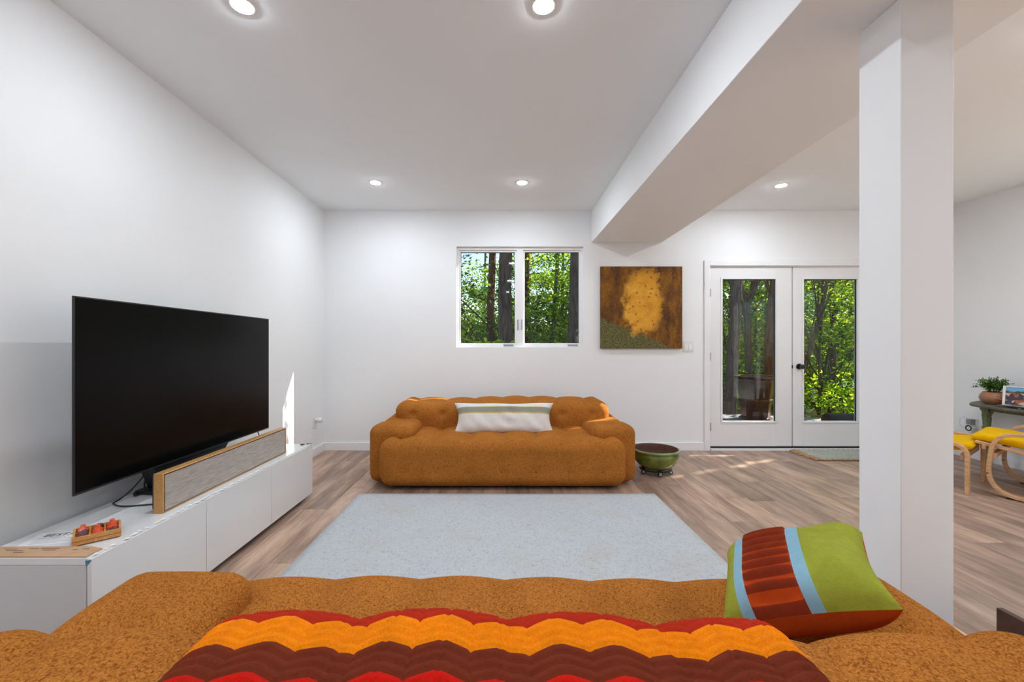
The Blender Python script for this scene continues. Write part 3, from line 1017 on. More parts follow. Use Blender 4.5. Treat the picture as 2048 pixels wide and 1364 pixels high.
# ------------------------------------------------------------------ television cabinet
CX0, CX1, CY0, CY1, CZ = -1.915, -1.477, 1.533, 3.333, 0.411
cab = empty('tv_cabinet', (CX0, CY0, 0))
def cbox(name, mat, x0, x1, y0, y1, z0, z1, bevel=0.0015, par=cab):
    return MB().box(x0 - CX0, x1 - CX0, y0 - CY0, y1 - CY0, z0, z1).build(name, mat, par, bevel=bevel)
cbox('body', 'cabinet_side', CX0, CX1 - 0.020, CY0, CY1, 0.04, CZ - 0.026)
cbox('top_panel', 'lacquer', CX0, CX1 - 0.012, CY0, CY1, CZ - 0.025, CZ)
cbox('plinth', 'dark_plastic', CX0 + 0.06, CX1 - 0.07, CY0 + 0.05, CY1 - 0.05, 0.0, 0.04, 0)
for k in range(3):
    y0 = CY0 + 0.6 * k
    cbox('door', 'lacquer', CX1 - 0.018, CX1, y0 + 0.0015, y0 + 0.5985, 0.032, CZ - 0.003)
# torn protective film along the door edges
random.seed(3)
for k in range(46):
    y = CY0 + 0.02 + 1.74 * k / 45 + random.uniform(-0.01, 0.01)
    l = random.uniform(0.012, 0.034); wdt = random.uniform(0.006, 0.013)
    x = CX1 - random.uniform(0.006, 0.014)
    vs = [(x - wdt, y, CZ + 0.0006), (x + wdt * 0.8, y + l * 0.3, CZ + 0.003), (x + wdt * 0.5, y + l, CZ + 0.001), (x - wdt * 0.7, y + l * 0.8, CZ + 0.005)]
    vs = [(p[0] - CX0, p[1] - CY0, p[2]) for p in vs]
    lo = [(p[0], p[1], p[2] - 0.0008) for p in vs]
    MB().add(vs + lo, [(0, 1, 2, 3), (7, 6, 5, 4), (0, 4, 5, 1), (1, 5, 6, 2), (2, 6, 7, 3), (3, 7, 4, 0)]).build('film_scrap', 'foam', cab)
mb = MB().add([(0.418, -0.0012, CZ - 0.030), (0.438, -0.0012, CZ - 0.006), (0.416, -0.0012, CZ - 0.008), (0.418, 0.0002, CZ - 0.030), (0.438, 0.0002, CZ - 0.006), (0.416, 0.0002, CZ - 0.008)], [(0, 1, 2), (5, 4, 3), (0, 3, 4, 1), (1, 4, 5, 2), (2, 5, 3, 0)])
mb.build('blue_tape', 'tape', cab)
MB().box(0.36, 0.385, 1.755, 1.78, CZ, CZ + 0.006).box(0.395, 0.43, 1.785, 1.797, CZ, CZ + 0.005).build('black_clip', 'dark_plastic', cab)
tag(cab, 'low glossy white three-door television cabinet along the left wall', 'cabinet')

# cardboard sheet and instruction sheet on the cabinet
cb = MB().add([(-1.905, 1.537, CZ + 0.0005), (-1.50, 1.537, CZ + 0.0005), (-1.50, 1.60, CZ + 0.0005), (-1.56, 1.617, CZ + 0.0005), (-1.905, 1.612, CZ + 0.0005),
               (-1.905, 1.537, CZ + 0.005), (-1.50, 1.537, CZ + 0.005), (-1.50, 1.60, CZ + 0.005), (-1.56, 1.617, CZ + 0.005), (-1.905, 1.612, CZ + 0.005)],
              [(4, 3, 2, 1, 0), (5, 6, 7, 8, 9), (0, 1, 6, 5), (1, 2, 7, 6), (2, 3, 8, 7), (3, 4, 9, 8), (4, 0, 5, 9)])
card = empty('cardboard_sheet', (-1.7, 1.575, CZ))
for i_, p in enumerate(cb.v): cb.v[i_] = (p[0] + 1.7, p[1] - 1.575, p[2] - CZ)
cb.build('sheet', 'cardboard', card)
mb = MB()
for (x, y, l) in ((-1.86, 1.590, .05), (-1.84, 1.578, .06), (-1.77, 1.594, .035), (-1.73, 1.597, .07), (-1.71, 1.583, .05), (-1.60, 1.585, .02), (-1.57, 1.592, .025), (-1.80, 1.566, .04)):
    mb.box(x + 1.7, x + 1.7 + l, y - 1.575, y - 1.575 + 0.004, 0.005, 0.0054)
mb.build('printed_marks', 'print_brown', card)
tag(card, 'strip of brown cardboard on the near end of the white cabinet', 'cardboard')

pap = empty('instruction_sheet', (-1.765, 1.700, CZ), math.radians(14))
MB().box(-0.100, 0.100, -0.066, 0.062, 0.0002, 0.0012).build('page', 'paper', pap)
cu = bpy.data.curves.new('title', 'FONT')
cu.body = 'BESTÅ'; cu.size = 0.038; cu.extrude = 0.0002
cu.materials.append(M['ink'])
to = bpy.data.objects.new('title', cu); COL.objects.link(to)
dg = bpy.context.evaluated_depsgraph_get()
tm = bpy.data.meshes.new_from_object(to.evaluated_get(dg))
bpy.data.objects.remove(to, do_unlink=True)
to = bpy.data.objects.new('title', tm); COL.objects.link(to); to.parent = pap
to.location = (-0.068, 0.016, 0.0014)
mb = MB()
for k in range(5):
    mb.box(-0.07, -0.07 + (0.12 if k % 2 else 0.09), 0.0 - 0.012 * k, 0.002 - 0.012 * k, 0.0012, 0.0014)
mb.build('text_lines', 'grey_plastic', pap)
tag(pap, 'white instruction sheet with bold title under the wooden tray', 'paper')

# noughts-and-crosses tray with glazed pieces
A = Vector((-1.627, 1.611, CZ + 0.0052)); Bv = Vector((-1.528, 1.702, CZ + 0.0052))
ang = math.atan2(Bv.y - A.y, Bv.x - A.x)
tray = empty('wooden_tray', A, ang)
TW, TD, TH = 0.140, 0.122, 0.030
th = 0.007
MB().box(0, TW, 0, TD, 0, 0.006).build('base', 'tray_wood', tray)
for (x0, x1, y0, y1, nm) in ((0, TW, 0, th, 'side'), (0, TW, TD - th, TD, 'side'), (0, th, th, TD - th, 'side'), (TW - th, TW, th, TD - th, 'side')):
    MB().box(x0, x1, y0, y1, 0.006, TH).build(nm, 'tray_wood', tray, bevel=0.001)
MB().box(0, TW, -0.0006, 0.0, 0.0125, 0.0145).build('groove', 'print_brown', tray)
cw = (TW - 2 * th - 2 * 0.004) / 3; cdp = (TD - 2 * th - 2 * 0.004) / 3
for k in (1, 2):
    x = th + k * cw + (k - 1) * 0.004
    MB().box(x, x + 0.004, th, TD - th, 0.006, TH - 0.002).build('divider', 'tray_wood', tray)
    y = th + k * cdp + (k - 1) * 0.004
    MB().box(th, TW - th, y, y + 0.003, 0.006, TH - 0.006).build('divider', 'tray_wood', tray)
tag(tray, 'small square wooden tray with nine compartments on the white cabinet', 'tray')
O, Pp = 'pepper_orange', 'pepper_purple'
grid = [[Pp, O, Pp], [Pp, O, O], [O, Pp, O]]      # rows from the front
poslab = [['front left', 'front middle', 'front right'], ['centre left', 'centre', 'centre right'], ['back left', 'back middle', 'back right']]
for r in range(3):
    for c_ in range(3):
        m = grid[r][c_]
        lx = th + (c_ + 0.5) * cw + c_ * 0.004; ly = th + (r + 0.5) * cdp + r * 0.004
        wp = tray.matrix_basis @ Vector((lx, ly, 0.0062)) if False else Vector((A.x + lx * math.cos(ang) - ly * math.sin(ang), A.y + lx * math.sin(ang) + ly * math.cos(ang), A.z + 0.0062))
        nseg = 24
        if m == O:      # lobed knob with a top boss
            mb = MB(); vs = []; fs = []
            prof = [(0.010, 0), (0.0165, 0.006), (0.018, 0.014), (0.0155, 0.021), (0.011, 0.0265), (0.008, 0.031), (0.0085, 0.035), (0.006, 0.039), (0.0, 0.040)]
            for (rr_, h_) in prof:
                for k in range(nseg):
                    a = 2 * math.pi * k / nseg
                    q = rr_ * (1 + 0.12 * math.cos(4 * a + r + c_) * (1 if h_ < 0.024 else 0.2))
                    vs.append((q * math.cos(a), q * math.sin(a), h_))
            for i in range(len(prof) - 1):
                for k in range(nseg):
                    k2 = (k + 1) % nseg
                    fs.append((i * nseg + k, i * nseg + k2, (i + 1) * nseg + k2, (i + 1) * nseg + k))
            mb.add(vs, fs)
            ob = mb.build('game_piece', m, smooth=True, loc=wp)
            lab = 'glossy orange game piece in the %s compartment of the tray' % poslab[r][c_]
        else:           # curved teardrop
            pts = catmull([(-0.014, 0.004, 0.009), (-0.007, -0.003, 0.015), (0.004, -0.005, 0.019), (0.012, 0.002, 0.021), (0.015, 0.009, 0.026)], 6)
            tp = lambda s_: max(0.12, math.sin(math.pi * min(1, 0.2 + s_ * 0.55)) ** 0.7 * (1 - 0.72 * sstep(0.45, 1, s_)))
            ob = MB().sweep(pts, 0.0125, 0.0125, (0, 0, 1), 14, taper=tp).build('game_piece', m, smooth=True, loc=wp)
            lab = 'glossy dark purple game piece in the %s compartment of the tray' % poslab[r][c_]
        ob.rotation_euler = (0, 0, ang + 0.5 * r)
        tag(ob, lab, 'game piece', 'glazed game pieces in the tray')

# ------------------------------------------------------------------ television
TX, TY0, TY1, TZ0, TZ1 = -1.72, 1.712, 3.152, 0.570, 1.380
tv = empty('television', (TX - 0.08, (TY0 + TY1) / 2, CZ))
def tbox(name, mat, x0, x1, y0, y1, z0, z1, bevel=0.002):
    p = tv.location
    return MB().box(x0 - p.x, x1 - p.x, y0 - p.y, y1 - p.y, z0 - p.z, z1 - p.z).build(name, mat, tv, bevel=bevel)
tbox('bezel', 'dark_plastic', TX - 0.010, TX - 0.001, TY0, TY1, TZ0, TZ1)
tbox('screen', 'screen', TX - 0.002, TX, TY0 + 0.006, TY1 - 0.006, TZ0 + 0.010, TZ1 - 0.006, 0)
tbox('rear_housing', 'dark_plastic', TX - 0.055, TX - 0.010, TY0 + 0.16, TY1 - 0.16, TZ0 + 0.02, TZ0 + 0.44, 0.01)
p = tv.location
mb = MB()
vs = []
for (x, y, z) in ((-0.055, -0.20, 0.02), (0.035, -0.20, 0.02), (0.035, 0.20, 0.02), (-0.055, 0.20, 0.02), (-0.02, -0.30, 0.159), (0.055, -0.30, 0.159), (0.055, 0.30, 0.159), (-0.02, 0.30, 0.159)):
    vs.append((x, y, z))
mb.add(vs, [(3, 2, 1, 0), (4, 5, 6, 7), (0, 1, 5, 4), (1, 2, 6, 5), (2, 3, 7, 6), (3, 0, 4, 7)])
mb.build('stand_neck', 'dark_plastic', tv, bevel=0.004)
MB().prism([(-0.09, -0.24), (0.12, -0.27), (0.12, 0.27), (-0.09, 0.24)], 0.0005, 0.02).build('stand_foot', 'dark_plastic', tv, bevel=0.004)
tag(tv, 'large flat black television standing on the white cabinet', 'television')

# soundbar
SBX, SY0, SY1 = -1.543, 1.940, 3.052
sb = empty('soundbar', (SBX - 0.022, (SY0 + SY1) / 2, CZ + 0.0005))
hl = (SY1 - SY0) / 2
fw = 0.010
mb = MB()
x0, x1, z1 = -0.023, 0.022, 0.182
mb.box(x0, x1, -hl, -hl + fw, 0, z1); mb.box(x0, x1, hl - fw, hl, 0, z1)
mb.box(x0, x1, -hl + fw, hl - fw, 0, 0.007); mb.box(x0, x1, -hl + fw, hl - fw, z1 - 0.007, z1)
mb.build('wood_frame', 'oak_frame', sb, bevel=0.004)
MB().box(0.012, 0.0205, -hl + fw, hl - fw, 0.007, z1 - 0.007).build('cloth_front', 'cloth_grey', sb)
mb = MB()
e = 0.0025
mb.box(0.018, 0.0215, -hl + fw, -hl + fw + e, 0.007, z1 - 0.007); mb.box(0.018, 0.0215, hl - fw - e, hl - fw, 0.007, z1 - 0.007)
mb.box(0.018, 0.0215, -hl + fw, hl - fw, 0.007, 0.007 + e); mb.box(0.018, 0.0215, -hl + fw, hl - fw, z1 - 0.007 - e, z1 - 0.007)
mb.build('dark_reveal', 'bronze_trim', sb)
MB().box(-0.031, -0.006, -hl + 0.004, hl - 0.004, 0.018, z1 - 0.004).build('rear_case', 'dark_plastic', sb, bevel=0.002)
tag(sb, 'long soundbar with oak frame and grey cloth in front of the television', 'soundbar')

# cables behind the television
def cable(name, pts, r, mat, label, n=8):
    o = MB().sweep(catmull(pts, n), r, r, (0.3, 0.2, 1), 8).build(name, mat, smooth=True)
    return tag(o, label, 'cable')
cable('power_cable', [(-1.80, 2.20, 0.585), (-1.83, 2.185, 0.52), (-1.87, 2.15, 0.45), (-1.895, 2.11, 0.416), (-1.88, 2.06, 0.4155), (-1.80, 2.02, 0.416), (-1.70, 2.04, 0.4155), (-1.60, 2.03, 0.43)], 0.0035, 'dark_plastic', 'black cable running from the television to the soundbar end')
cable('video_cable', [(-1.80, 2.24, 0.585), (-1.845, 2.235, 0.53), (-1.86, 2.22, 0.47), (-1.85, 2.20, 0.425), (-1.86, 2.16, 0.4165), (-1.90, 2.2, 0.4165)], 0.004, 'dark_plastic', 'thick black cable hanging behind the television stand')
cable('signal_cable', [(-1.79, 2.33, 0.585), (-1.82, 2.32, 0.52), (-1.835, 2.28, 0.45), (-1.82, 2.24, 0.418), (-1.75, 2.25, 0.416)], 0.003, 'dark_plastic', 'thin black cable looping below the television edge')
cable('antenna_lead', [(-1.76, 3.06, 0.585), (-1.75, 3.07, 0.54), (-1.73, 3.08, 0.48), (-1.70, 3.07, 0.42), (-1.66, 3.02, 0.416)], 0.003, 'dark_plastic', 'short black lead dropping from the far end of the television')

# ------------------------------------------------------------------ wall items
pic = MB().box(-0.4575, 0.4575, -0.036, -0.001, 0, 0.921).build('canvas_painting', 'painting', bevel=0.003, loc=(1.5755, YF, 1.152))
tag(pic, 'square abstract canvas in gold, brown and green between window and doors', 'painting')
sw = empty('light_switch', (2.112, YF, 1.175))
MB().box(-0.0585, 0.0585, -0.006, 0, -0.06, 0.06).build('cover_plate', 'plastic', sw, bevel=0.002)
for sx in (-0.023, 0.023):
    rk = MB().add([(sx - 0.0165, -0.006, -0.034), (sx + 0.0165, -0.006, -0.034), (sx + 0.0165, -0.006, 0.034), (sx - 0.0165, -0.006, 0.034),
                   (sx - 0.0165, -0.0125, -0.034), (sx + 0.0165, -0.0125, -0.034), (sx + 0.0165, -0.0075, 0.034), (sx - 0.0165, -0.0075, 0.034)],
                  [(3, 2, 1, 0), (4, 5, 6, 7), (0, 1, 5, 4), (1, 2, 6, 5), (2, 3, 7, 6), (3, 0, 4, 7)])
    rk.build('rocker', 'trim', sw)
tag(sw, 'white double light switch between the painting and the doors', 'light switch')

ol = empty('wall_outlet', (XL, 4.56, 0.36))
MB().box(0, 0.006, -0.036, 0.036, -0.06, 0.06).build('cover_plate', 'plastic', ol, bevel=0.002)
for z in (-0.022, 0.022):
    MB().box(0.006, 0.008, -0.016, 0.016, z - 0.014, z + 0.014).build('socket_face', 'trim', ol, bevel=0.001)
tag(ol, 'white outlet on the left wall near the far corner', 'outlet')
pl = MB().lathe([(0.0, 0.0), (0.020, 0.0), (0.022, 0.012), (0.024, 0.03), (0.029, 0.045), (0.028, 0.06), (0.015, 0.072), (0.0, 0.074)], 20, (0, 0, 0), 'x').build('plug_in_freshener', 'plastic', smooth=True, angle=50, loc=(XL + 0.008, 4.56, 0.385))
tag(pl, 'round white plug in the left wall outlet', 'plug')

ro = empty('wall_outlet', (XR, 4.44, 0.355))
MB().box(-0.006, 0, -0.038, 0.038, -0.065, 0.065).build('cover_plate', 'plastic', ro, bevel=0.002)
MB().box(-0.008, -0.006, -0.016, 0.016, 0.008, 0.036).build('socket_face', 'trim', ro, bevel=0.001)
MB().box(-0.008, -0.006, -0.016, 0.016, -0.036, -0.008).build('socket_face', 'trim', ro, bevel=0.001)
tag(ro, 'white outlet on the right wall beside the green table leg', 'outlet')
ch = empty('charger', (XR - 0.008, 4.45, 0.385))
MB().box(-0.05, 0, -0.024, 0.024, -0.026, 0.03).build('charger_body', 'grey_plastic', ch, bevel=0.004)
MB().sweep(catmull([(-0.05, 0.0, 0.02), (-0.075, 0.01, 0.05), (-0.10, 0.03, 0.03), (-0.10, 0.035, -0.03), (-0.08, 0.02, -0.06)], 8), 0.003, 0.003, (0.2, 1, 0.1), 6).build('cord', 'plastic', ch, smooth=True)
tag(ch, 'grey white charger with looped cord in the right wall outlet', 'charger')
nl = empty('night_light', (XR - 0.008, 4.43, 0.325))
MB().lathe([(0.0, 0.0), (0.020, 0.0), (0.024, -0.02), (0.034, -0.05), (0.036, -0.07)], 24, (0, 0, 0), 'x').build('body', 'plastic', nl, smooth=True, angle=50)
MB().lathe([(0.0, -0.066), (0.018, -0.068), (0.020, -0.0715), (0.031, -0.0715), (0.033, -0.068)], 24, (0, 0, 0), 'x').build('ring', 'dark_plastic', nl, smooth=True, angle=50)
tag(nl, 'white plug-in with a black ring below the charger', 'night light')

# ------------------------------------------------------------------ green glazed bowl planter
bw = empty('bowl_planter', (1.435, 3.95, 0))
outer = [(0.11, 0.052), (0.125, 0.055), (0.160, 0.085), (0.192, 0.125), (0.208, 0.165), (0.207, 0.190), (0.198, 0.203), (0.200, 0.208)]
rim = [(0.200, 0.2085), (0.214, 0.211), (0.221, 0.219), (0.219, 0.228), (0.210, 0.233), (0.200, 0.231)]
inner = [(0.1995, 0.2305), (0.192, 0.215), (0.190, 0.185), (0.175, 0.13), (0.12, 0.085), (0.0, 0.08)]
MB().lathe([(0.0, 0.052)] + outer, 56, caps=False).build('bowl', 'glaze_green', bw, smooth=True)
MB().lathe(rim, 56, caps=False).build('rim', 'glaze_rim', bw, smooth=True)
ib = MB().lathe(inner, 56, caps=False).build('bowl_inside', 'terracotta', bw, smooth=True)
# rolling stand
pc = MB().lathe([(0.13, 0.040), (0.145, 0.040), (0.145, 0.052), (0.13, 0.052)], 40, closed=True)
pc.box(-0.14, 0.14, -0.012, 0.012, 0.042, 0.051); pc.box(-0.012, 0.012, -0.14, 0.14, 0.042, 0.051)
caddy = pc.build('rolling_stand', 'black', bw)
for a in (-92, -20, 52, 124, 196):
    a = math.radians(a)
    x, y = 0.13 * math.cos(a), 0.13 * math.sin(a)
    wh_ = MB().lathe([(0.009, -0.007), (0.019, -0.008), (0.0205, -0.005), (0.0205, 0.005), (0.019, 0.008), (0.009, 0.007)], 20, (x, y, 0.0205), 'y').build('caster_wheel', 'dark_plastic', caddy, smooth=True, angle=40)
    mb = MB()
    for s in (-1, 1):
        mb.box(x - 0.010, x + 0.010, y + s * 0.010 - 0.0015, y + s * 0.010 + 0.0015, 0.012, 0.042)
    mb.box(x - 0.012, x + 0.012, y - 0.0115, y + 0.0115, 0.038, 0.042)
    mb.build('caster_fork', 'steel', caddy)
tag(bw, 'green glazed ceramic bowl planter on casters beside the far sofa', 'planter')

# ------------------------------------------------------------------ lounge chair and footstool
YAW = math.atan2(0.835, -0.55)            # facing direction of the chair
# local axes: +x forward, +y to the left of the chair
def chair():
    l = Vector((0.82, 0.57, 0))
    ctr = Vector((3.865, 3.345, 0)) + l * 0.34
    o = empty('lounge_chair', ctr, YAW)
    for s in (-1, 1):
        y = s * 0.335
        pts = bez([((-0.70, y, 0.47), 0), ((-0.36, y, 0.505), 0.12), ((-0.02, y, 0.495), 0.13), ((0.012, y, 0.22), 0.05), ((0.0, y, 0.0175), 0.17), ((-0.36, y, 0.0175), 0.06), ((-0.74, y, 0.0175), 0)], 10)
        MB().sweep(pts, 0.013, 0.026, (0, 1, 0), square=True).build('side_frame', 'birch', o, bevel=0.004) if False else MB().sweep(pts, 0.026, 0.0125, (0, 1, 0), square=True).build('side_frame', 'birch', o, bevel=0.003)
        for px in (-0.10, -0.66):
            MB().box(px - 0.02, px + 0.02, y - 0.02, y + 0.02, 0.0, 0.006).build('floor_pad', 'dark_plastic', o)
        # seat and back rail
        y2 = s * 0.285
        pr = catmull([(0.09, y2, 0.405), (-0.15, y2, 0.362), (-0.42, y2, 0.305), (-0.56, y2, 0.31), (-0.66, y2, 0.42), (-0.78, y2, 0.68), (-0.90, y2, 0.98)], 8)
        MB().sweep(pr, 0.022, 0.011, (0, 1, 0), square=True).build('seat_rail', 'birch', o, bevel=0.003)
    for (x, z) in ((0.04, 0.375), (-0.46, 0.275), (-0.88, 0.95)):
        MB().box(x - 0.012, x + 0.012, -0.31, 0.31, z - 0.022, z + 0.022).build('cross_rail', 'birch', o, bevel=0.003)
    MB().box(-0.030, 0.0, -0.322, 0.322, 0.30, 0.335).build('cross_rail', 'birch', o, bevel=0.003)
    # cushion as a thick ribbon
    path = catmull([(0.115, 0, 0.442), (-0.02, 0, 0.432), (-0.2, 0, 0.405), (-0.42, 0, 0.362), (-0.53, 0, 0.375), (-0.61, 0, 0.46), (-0.73, 0, 0.72), (-0.86, 0, 1.02)], 9)
    mb = cushion_ribbon(path, 0.27, 0.034)
    cu_ = mb.build('seat_cushion', 'yellow', o, smooth=True)
    tag(o, 'bentwood lounge chair with a yellow cushion at the right edge', 'chair')
def cushion_ribbon(path, hw, ht):
    """padded strip: rounded section, rounded ends"""
    mb = MB(); vs = []; fs = []
    n = len(path); q = 20
    for i, p in enumerate(path):
        a = path[max(0, i - 1)]; b_ = path[min(n - 1, i + 1)]
        tg = (b_ - a).normalized(); side = Vector((0, 1, 0)); up = side.cross(tg)
        if up.length < 1e-6: up = Vector((0, 0, 1))
        up.normalize()
        if up.z < 0: up = -up
        if tg.z > 0.5 and up.x < 0: up = -up
        d = min(i, n - 1 - i) / 3.0
        sc = math.sqrt(max(0.06, 1 - (1 - min(1, d)) ** 2)) if d < 1 else 1
        for k in range(q):
            th_ = 2 * math.pi * k / q
            cs, sn = math.cos(th_), math.sin(th_)
            cx = math.copysign(abs(cs) ** 0.22, cs) * hw * (0.985 + 0.015 * sc)
            cz = math.copysign(abs(sn) ** 0.55, sn) * ht * sc
            vs.append(tuple(p + side * cx + up * cz))
    for i in range(n - 1):
        for k in range(q):
            k2 = (k + 1) % q
            fs.append((i * q + k, i * q + k2, (i + 1) * q + k2, (i + 1) * q + k))
    fs.append(tuple(range(q))); fs.append(tuple((n - 1) * q + k for k in range(q)))
    return mb.add(vs, fs)
chair()
def footstool():
    ctr = (Vector((3.70, 3.36, 0)) + Vector((4.195, 3.71, 0))) / 2
    o = empty('footstool', ctr, YAW)
    for s in (-1, 1):
        y = s * 0.295
        pts = bez([((0.0, y, 0.0), 0), ((0.0, y, 0.385), 0.09), ((0.25, y, 0.40), 0.1), ((0.50, y, 0.385), 0.09), ((0.50, y, 0.0), 0)], 10)
        MB().sweep(pts, 0.026, 0.0125, (0, 1, 0), square=True).build('leg_frame', 'birch', o, bevel=0.003)
    for x in (0.03, 0.47):
        MB().box(x - 0.011, x + 0.011, -0.283, 0.283, 0.27, 0.315).build('cross_rail', 'birch', o, bevel=0.003)
    path = catmull([(-0.02, 0, 0.378), (0.10, 0, 0.362), (0.25, 0, 0.352), (0.40, 0, 0.365), (0.53, 0, 0.385)], 9)
    cushion_ribbon(path, 0.262, 0.036).build('seat_cushion', 'yellow', o, smooth=True)
    tag(o, 'bentwood footstool with a yellow cushion beside the column', 'footstool')
footstool()

# ------------------------------------------------------------------ console table and what stands on it
TZ = 0.62
con = empty('console_table', (4.75, 3.55, 0))
def cl_(x, y): return (x - 4.75, y - 3.55)
half = [(4.94, 4.37), (4.88, 4.35), (4.72, 4.27), (4.60, 4.175), (4.545, 4.11), (4.51, 4.0), (4.495, 3.8)]
poly = [cl_(x, y) for x, y in half] + [cl_(x, 7.1 - y) for x, y in reversed(half)]
MB().prism(poly, TZ - 0.022, TZ).build('table_top', 'grey_wood', con, bevel=0.005)
prof = [(0.016, 0.0), (0.020, 0.02), (0.015, 0.05), (0.021, 0.075), (0.021, 0.09), (0.015, 0.10), (0.018, 0.16), (0.024, 0.24), (0.026, 0.29), (0.020, 0.325), (0.017, 0.345), (0.026, 0.355), (0.026, 0.368), (0.018, 0.378), (0.021, 0.43), (0.026, 0.49), (0.022, 0.515), (0.028, 0.522), (0.028, 0.535)]
for (x, y) in ((4.65, 4.06), (4.865, 4.27), (4.65, 3.04), (4.865, 2.83)):
    lx, ly = cl_(x, y)
    mb = MB().lathe(prof, 20, (lx, ly, 0)); 
    leg = mb.build('leg', 'green_wood', con, smooth=True, angle=50)
    MB().box(lx - 0.027, lx + 0.027, ly - 0.027, ly + 0.027, 0.535, TZ - 0.022).build('leg_block', 'green_wood', leg, bevel=0.003)
MB().box(cl_(4.64, 0)[0], cl_(4.66, 0)[0], -0.48, 0.48, TZ - 0.062, TZ - 0.022).build('apron', 'green_wood', con, bevel=0.002)
tag(con, 'narrow console table with turned green legs against the right wall', 'table')

pp = empty('potted_plant', (4.74, 4.09, TZ))
potp = [(0.05, 0.0), (0.062, 0.004), (0.088, 0.03), (0.098, 0.062), (0.090, 0.092), (0.074, 0.112), (0.072, 0.118), (0.066, 0.118), (0.064, 0.10), (0.0, 0.096)]
MB().lathe(potp, 36).build('pot', 'pot_clay', pp, smooth=True)
mb = MB()
mb.sweep(catmull([(-0.075, -0.045, 0.075), (-0.06, -0.075, 0.062), (-0.02, -0.094, 0.05), (0.02, -0.094, 0.045), (0.05, -0.08, 0.05)], 6), 0.006, 0.006, (0, 0, 1), 8)
mb.sweep(catmull([(-0.06, -0.066, 0.085), (-0.03, -0.085, 0.080), (0.0, -0.093, 0.074)], 6), 0.008, 0.008, (0, 0, 1), 8)
mb.build('relief', 'pot_clay', mb and pp, smooth=True)
random.seed(11)
stems = MB(); lv = MB()
for k in range(95):
    a = random.uniform(0, 2 * math.pi); sp_ = random.uniform(0.02, 0.19) ** 1.0; hh = random.uniform(0.06, 0.16) * (1 - 0.35 * sp_ / 0.19)
    p0 = Vector((0.03 * math.cos(a), 0.03 * math.sin(a), 0.10))
    p2 = Vector((sp_ * math.cos(a), sp_ * math.sin(a), 0.11 + hh))
    if 4.74 + p2.x > XR - 0.01: p2.x = XR - 0.015 - 4.74
    p1 = (p0 + p2) / 2 + Vector((0, 0, 0.03))
    path = catmull([p0, p1, p2], 5)
    stems.sweep(path, 0.0010, 0.0010, (0.3, 0.1, 1), 4)
    for q in path[3:]:
        for e in range(2):
            d = Vector((random.uniform(-1, 1), random.uniform(-1, 1), random.uniform(-0.4, 0.8))).normalized()
            s2 = d.cross(Vector((random.uniform(-1, 1), random.uniform(-1, 1), 1))).normalized()
            l = random.uniform(0.012, 0.021)
            c0 = Vector(q); m0 = c0 + d * l * 0.55
            lv.add([c0, m0 + s2 * l * 0.36, c0 + d * l, m0 - s2 * l * 0.36], [(0, 1, 2, 3)])
so_ = stems.build('stems', 'leaf_pot', pp); so_['kind'] = 'stuff'
lo_ = lv.build('leaves', 'leaf_pot', pp); lo_['kind'] = 'stuff'
tag(pp, 'small leafy plant in a painted clay pot on the console table', 'plant')

fr_o = empty('picture_frame', (4.70, 3.80, TZ + 0.001), math.radians(-62))
fr_o.rotation_euler = (math.radians(-12), 0, math.radians(-62))
fr_o.location = (4.765, 3.83, TZ + 0.003)
fw_, fh_ = 0.165, 0.185
mb = MB()
mb.box(-fw_, -fw_ + 0.018, -0.012, 0, 0, fh_); mb.box(fw_ - 0.018, fw_, -0.012, 0, 0, fh_)
mb.box(-fw_ + 0.018, fw_ - 0.018, -0.012, 0, 0, 0.014); mb.box(-fw_ + 0.018, fw_ - 0.018, -0.012, 0, fh_ - 0.01, fh_)
mb.build('frame', 'plastic', fr_o, bevel=0.002)
MB().box(-fw_ + 0.016, fw_ - 0.016, -0.006, -0.003, 0.012, fh_ - 0.008).build('print', 'print', fr_o)
MB().box(-0.03, 0.03, 0.0, 0.004, 0.02, fh_ - 0.03).build('backing', 'dark_plastic', fr_o)
tag(fr_o, 'framed colourful market picture leaning on the console table', 'picture frame')

dish = empty('leaf_dish', (4.62, 3.78, TZ))
mb = MB(); vs = []; fs = []
nu_, nv_ = 24, 8
for j in range(nv_ + 1):
    v = -1 + 2 * j / nv_
    for i in range(nu_ + 1):
        u = -1 + 2 * i / nu_
        wd = 0.055 * (1 - abs(u) ** 2.2) ** 0.7 + 0.001
        vs.append((0.16 * u, v * wd, 0.006 + 0.022 * v * v * (1 - u * u) + 0.010 * u * u + 0.002 * math.cos(u * 40)))
for j in range(nv_):
    for i in range(nu_):
        a = j * (nu_ + 1) + i
        fs.append((a, a + 1, a + nu_ + 2, a + nu_ + 1))
mb.add(vs, fs)
dd = mb.build('dish_body', 'silver', dish, smooth=True)
sd = dd.modifiers.new('thick', 'SOLIDIFY'); sd.thickness = 0.004
MB().lathe([(0.02, 0.0), (0.018, 0.006)], 16).build('dish_foot', 'silver', dish)
dish.rotation_euler = (0, 0, math.radians(100))
tag(dish, 'silver leaf-shaped dish in front of the picture frame', 'dish')

cable('white_cord', [(4.93, 3.9, 0.12), (4.86, 3.85, 0.03), (4.72, 3.80, 0.005), (4.60, 3.70, 0.005), (4.50, 3.66, 0.005), (4.46, 3.5, 0.005)], 0.004, 'plastic', 'white cord on the floor under the console table')

# low open rack between the near sofa and the column
rk = empty('magazine_rack', (1.50, 1.27, 0))
for x in (-0.186, 0.160):
    MB().box(x, x + 0.022, -0.155, 0.155, 0.0, 0.30).build('side_panel', 'walnut', rk, bevel=0.002)
for y in (-0.11, -0.03, 0.05):
    MB().box(-0.164, 0.160, y, y + 0.055, 0.06, 0.075).build('shelf_slat', 'walnut', rk, bevel=0.002)
tag(rk, 'low dark brown wooden rack in front of the column', 'rack')

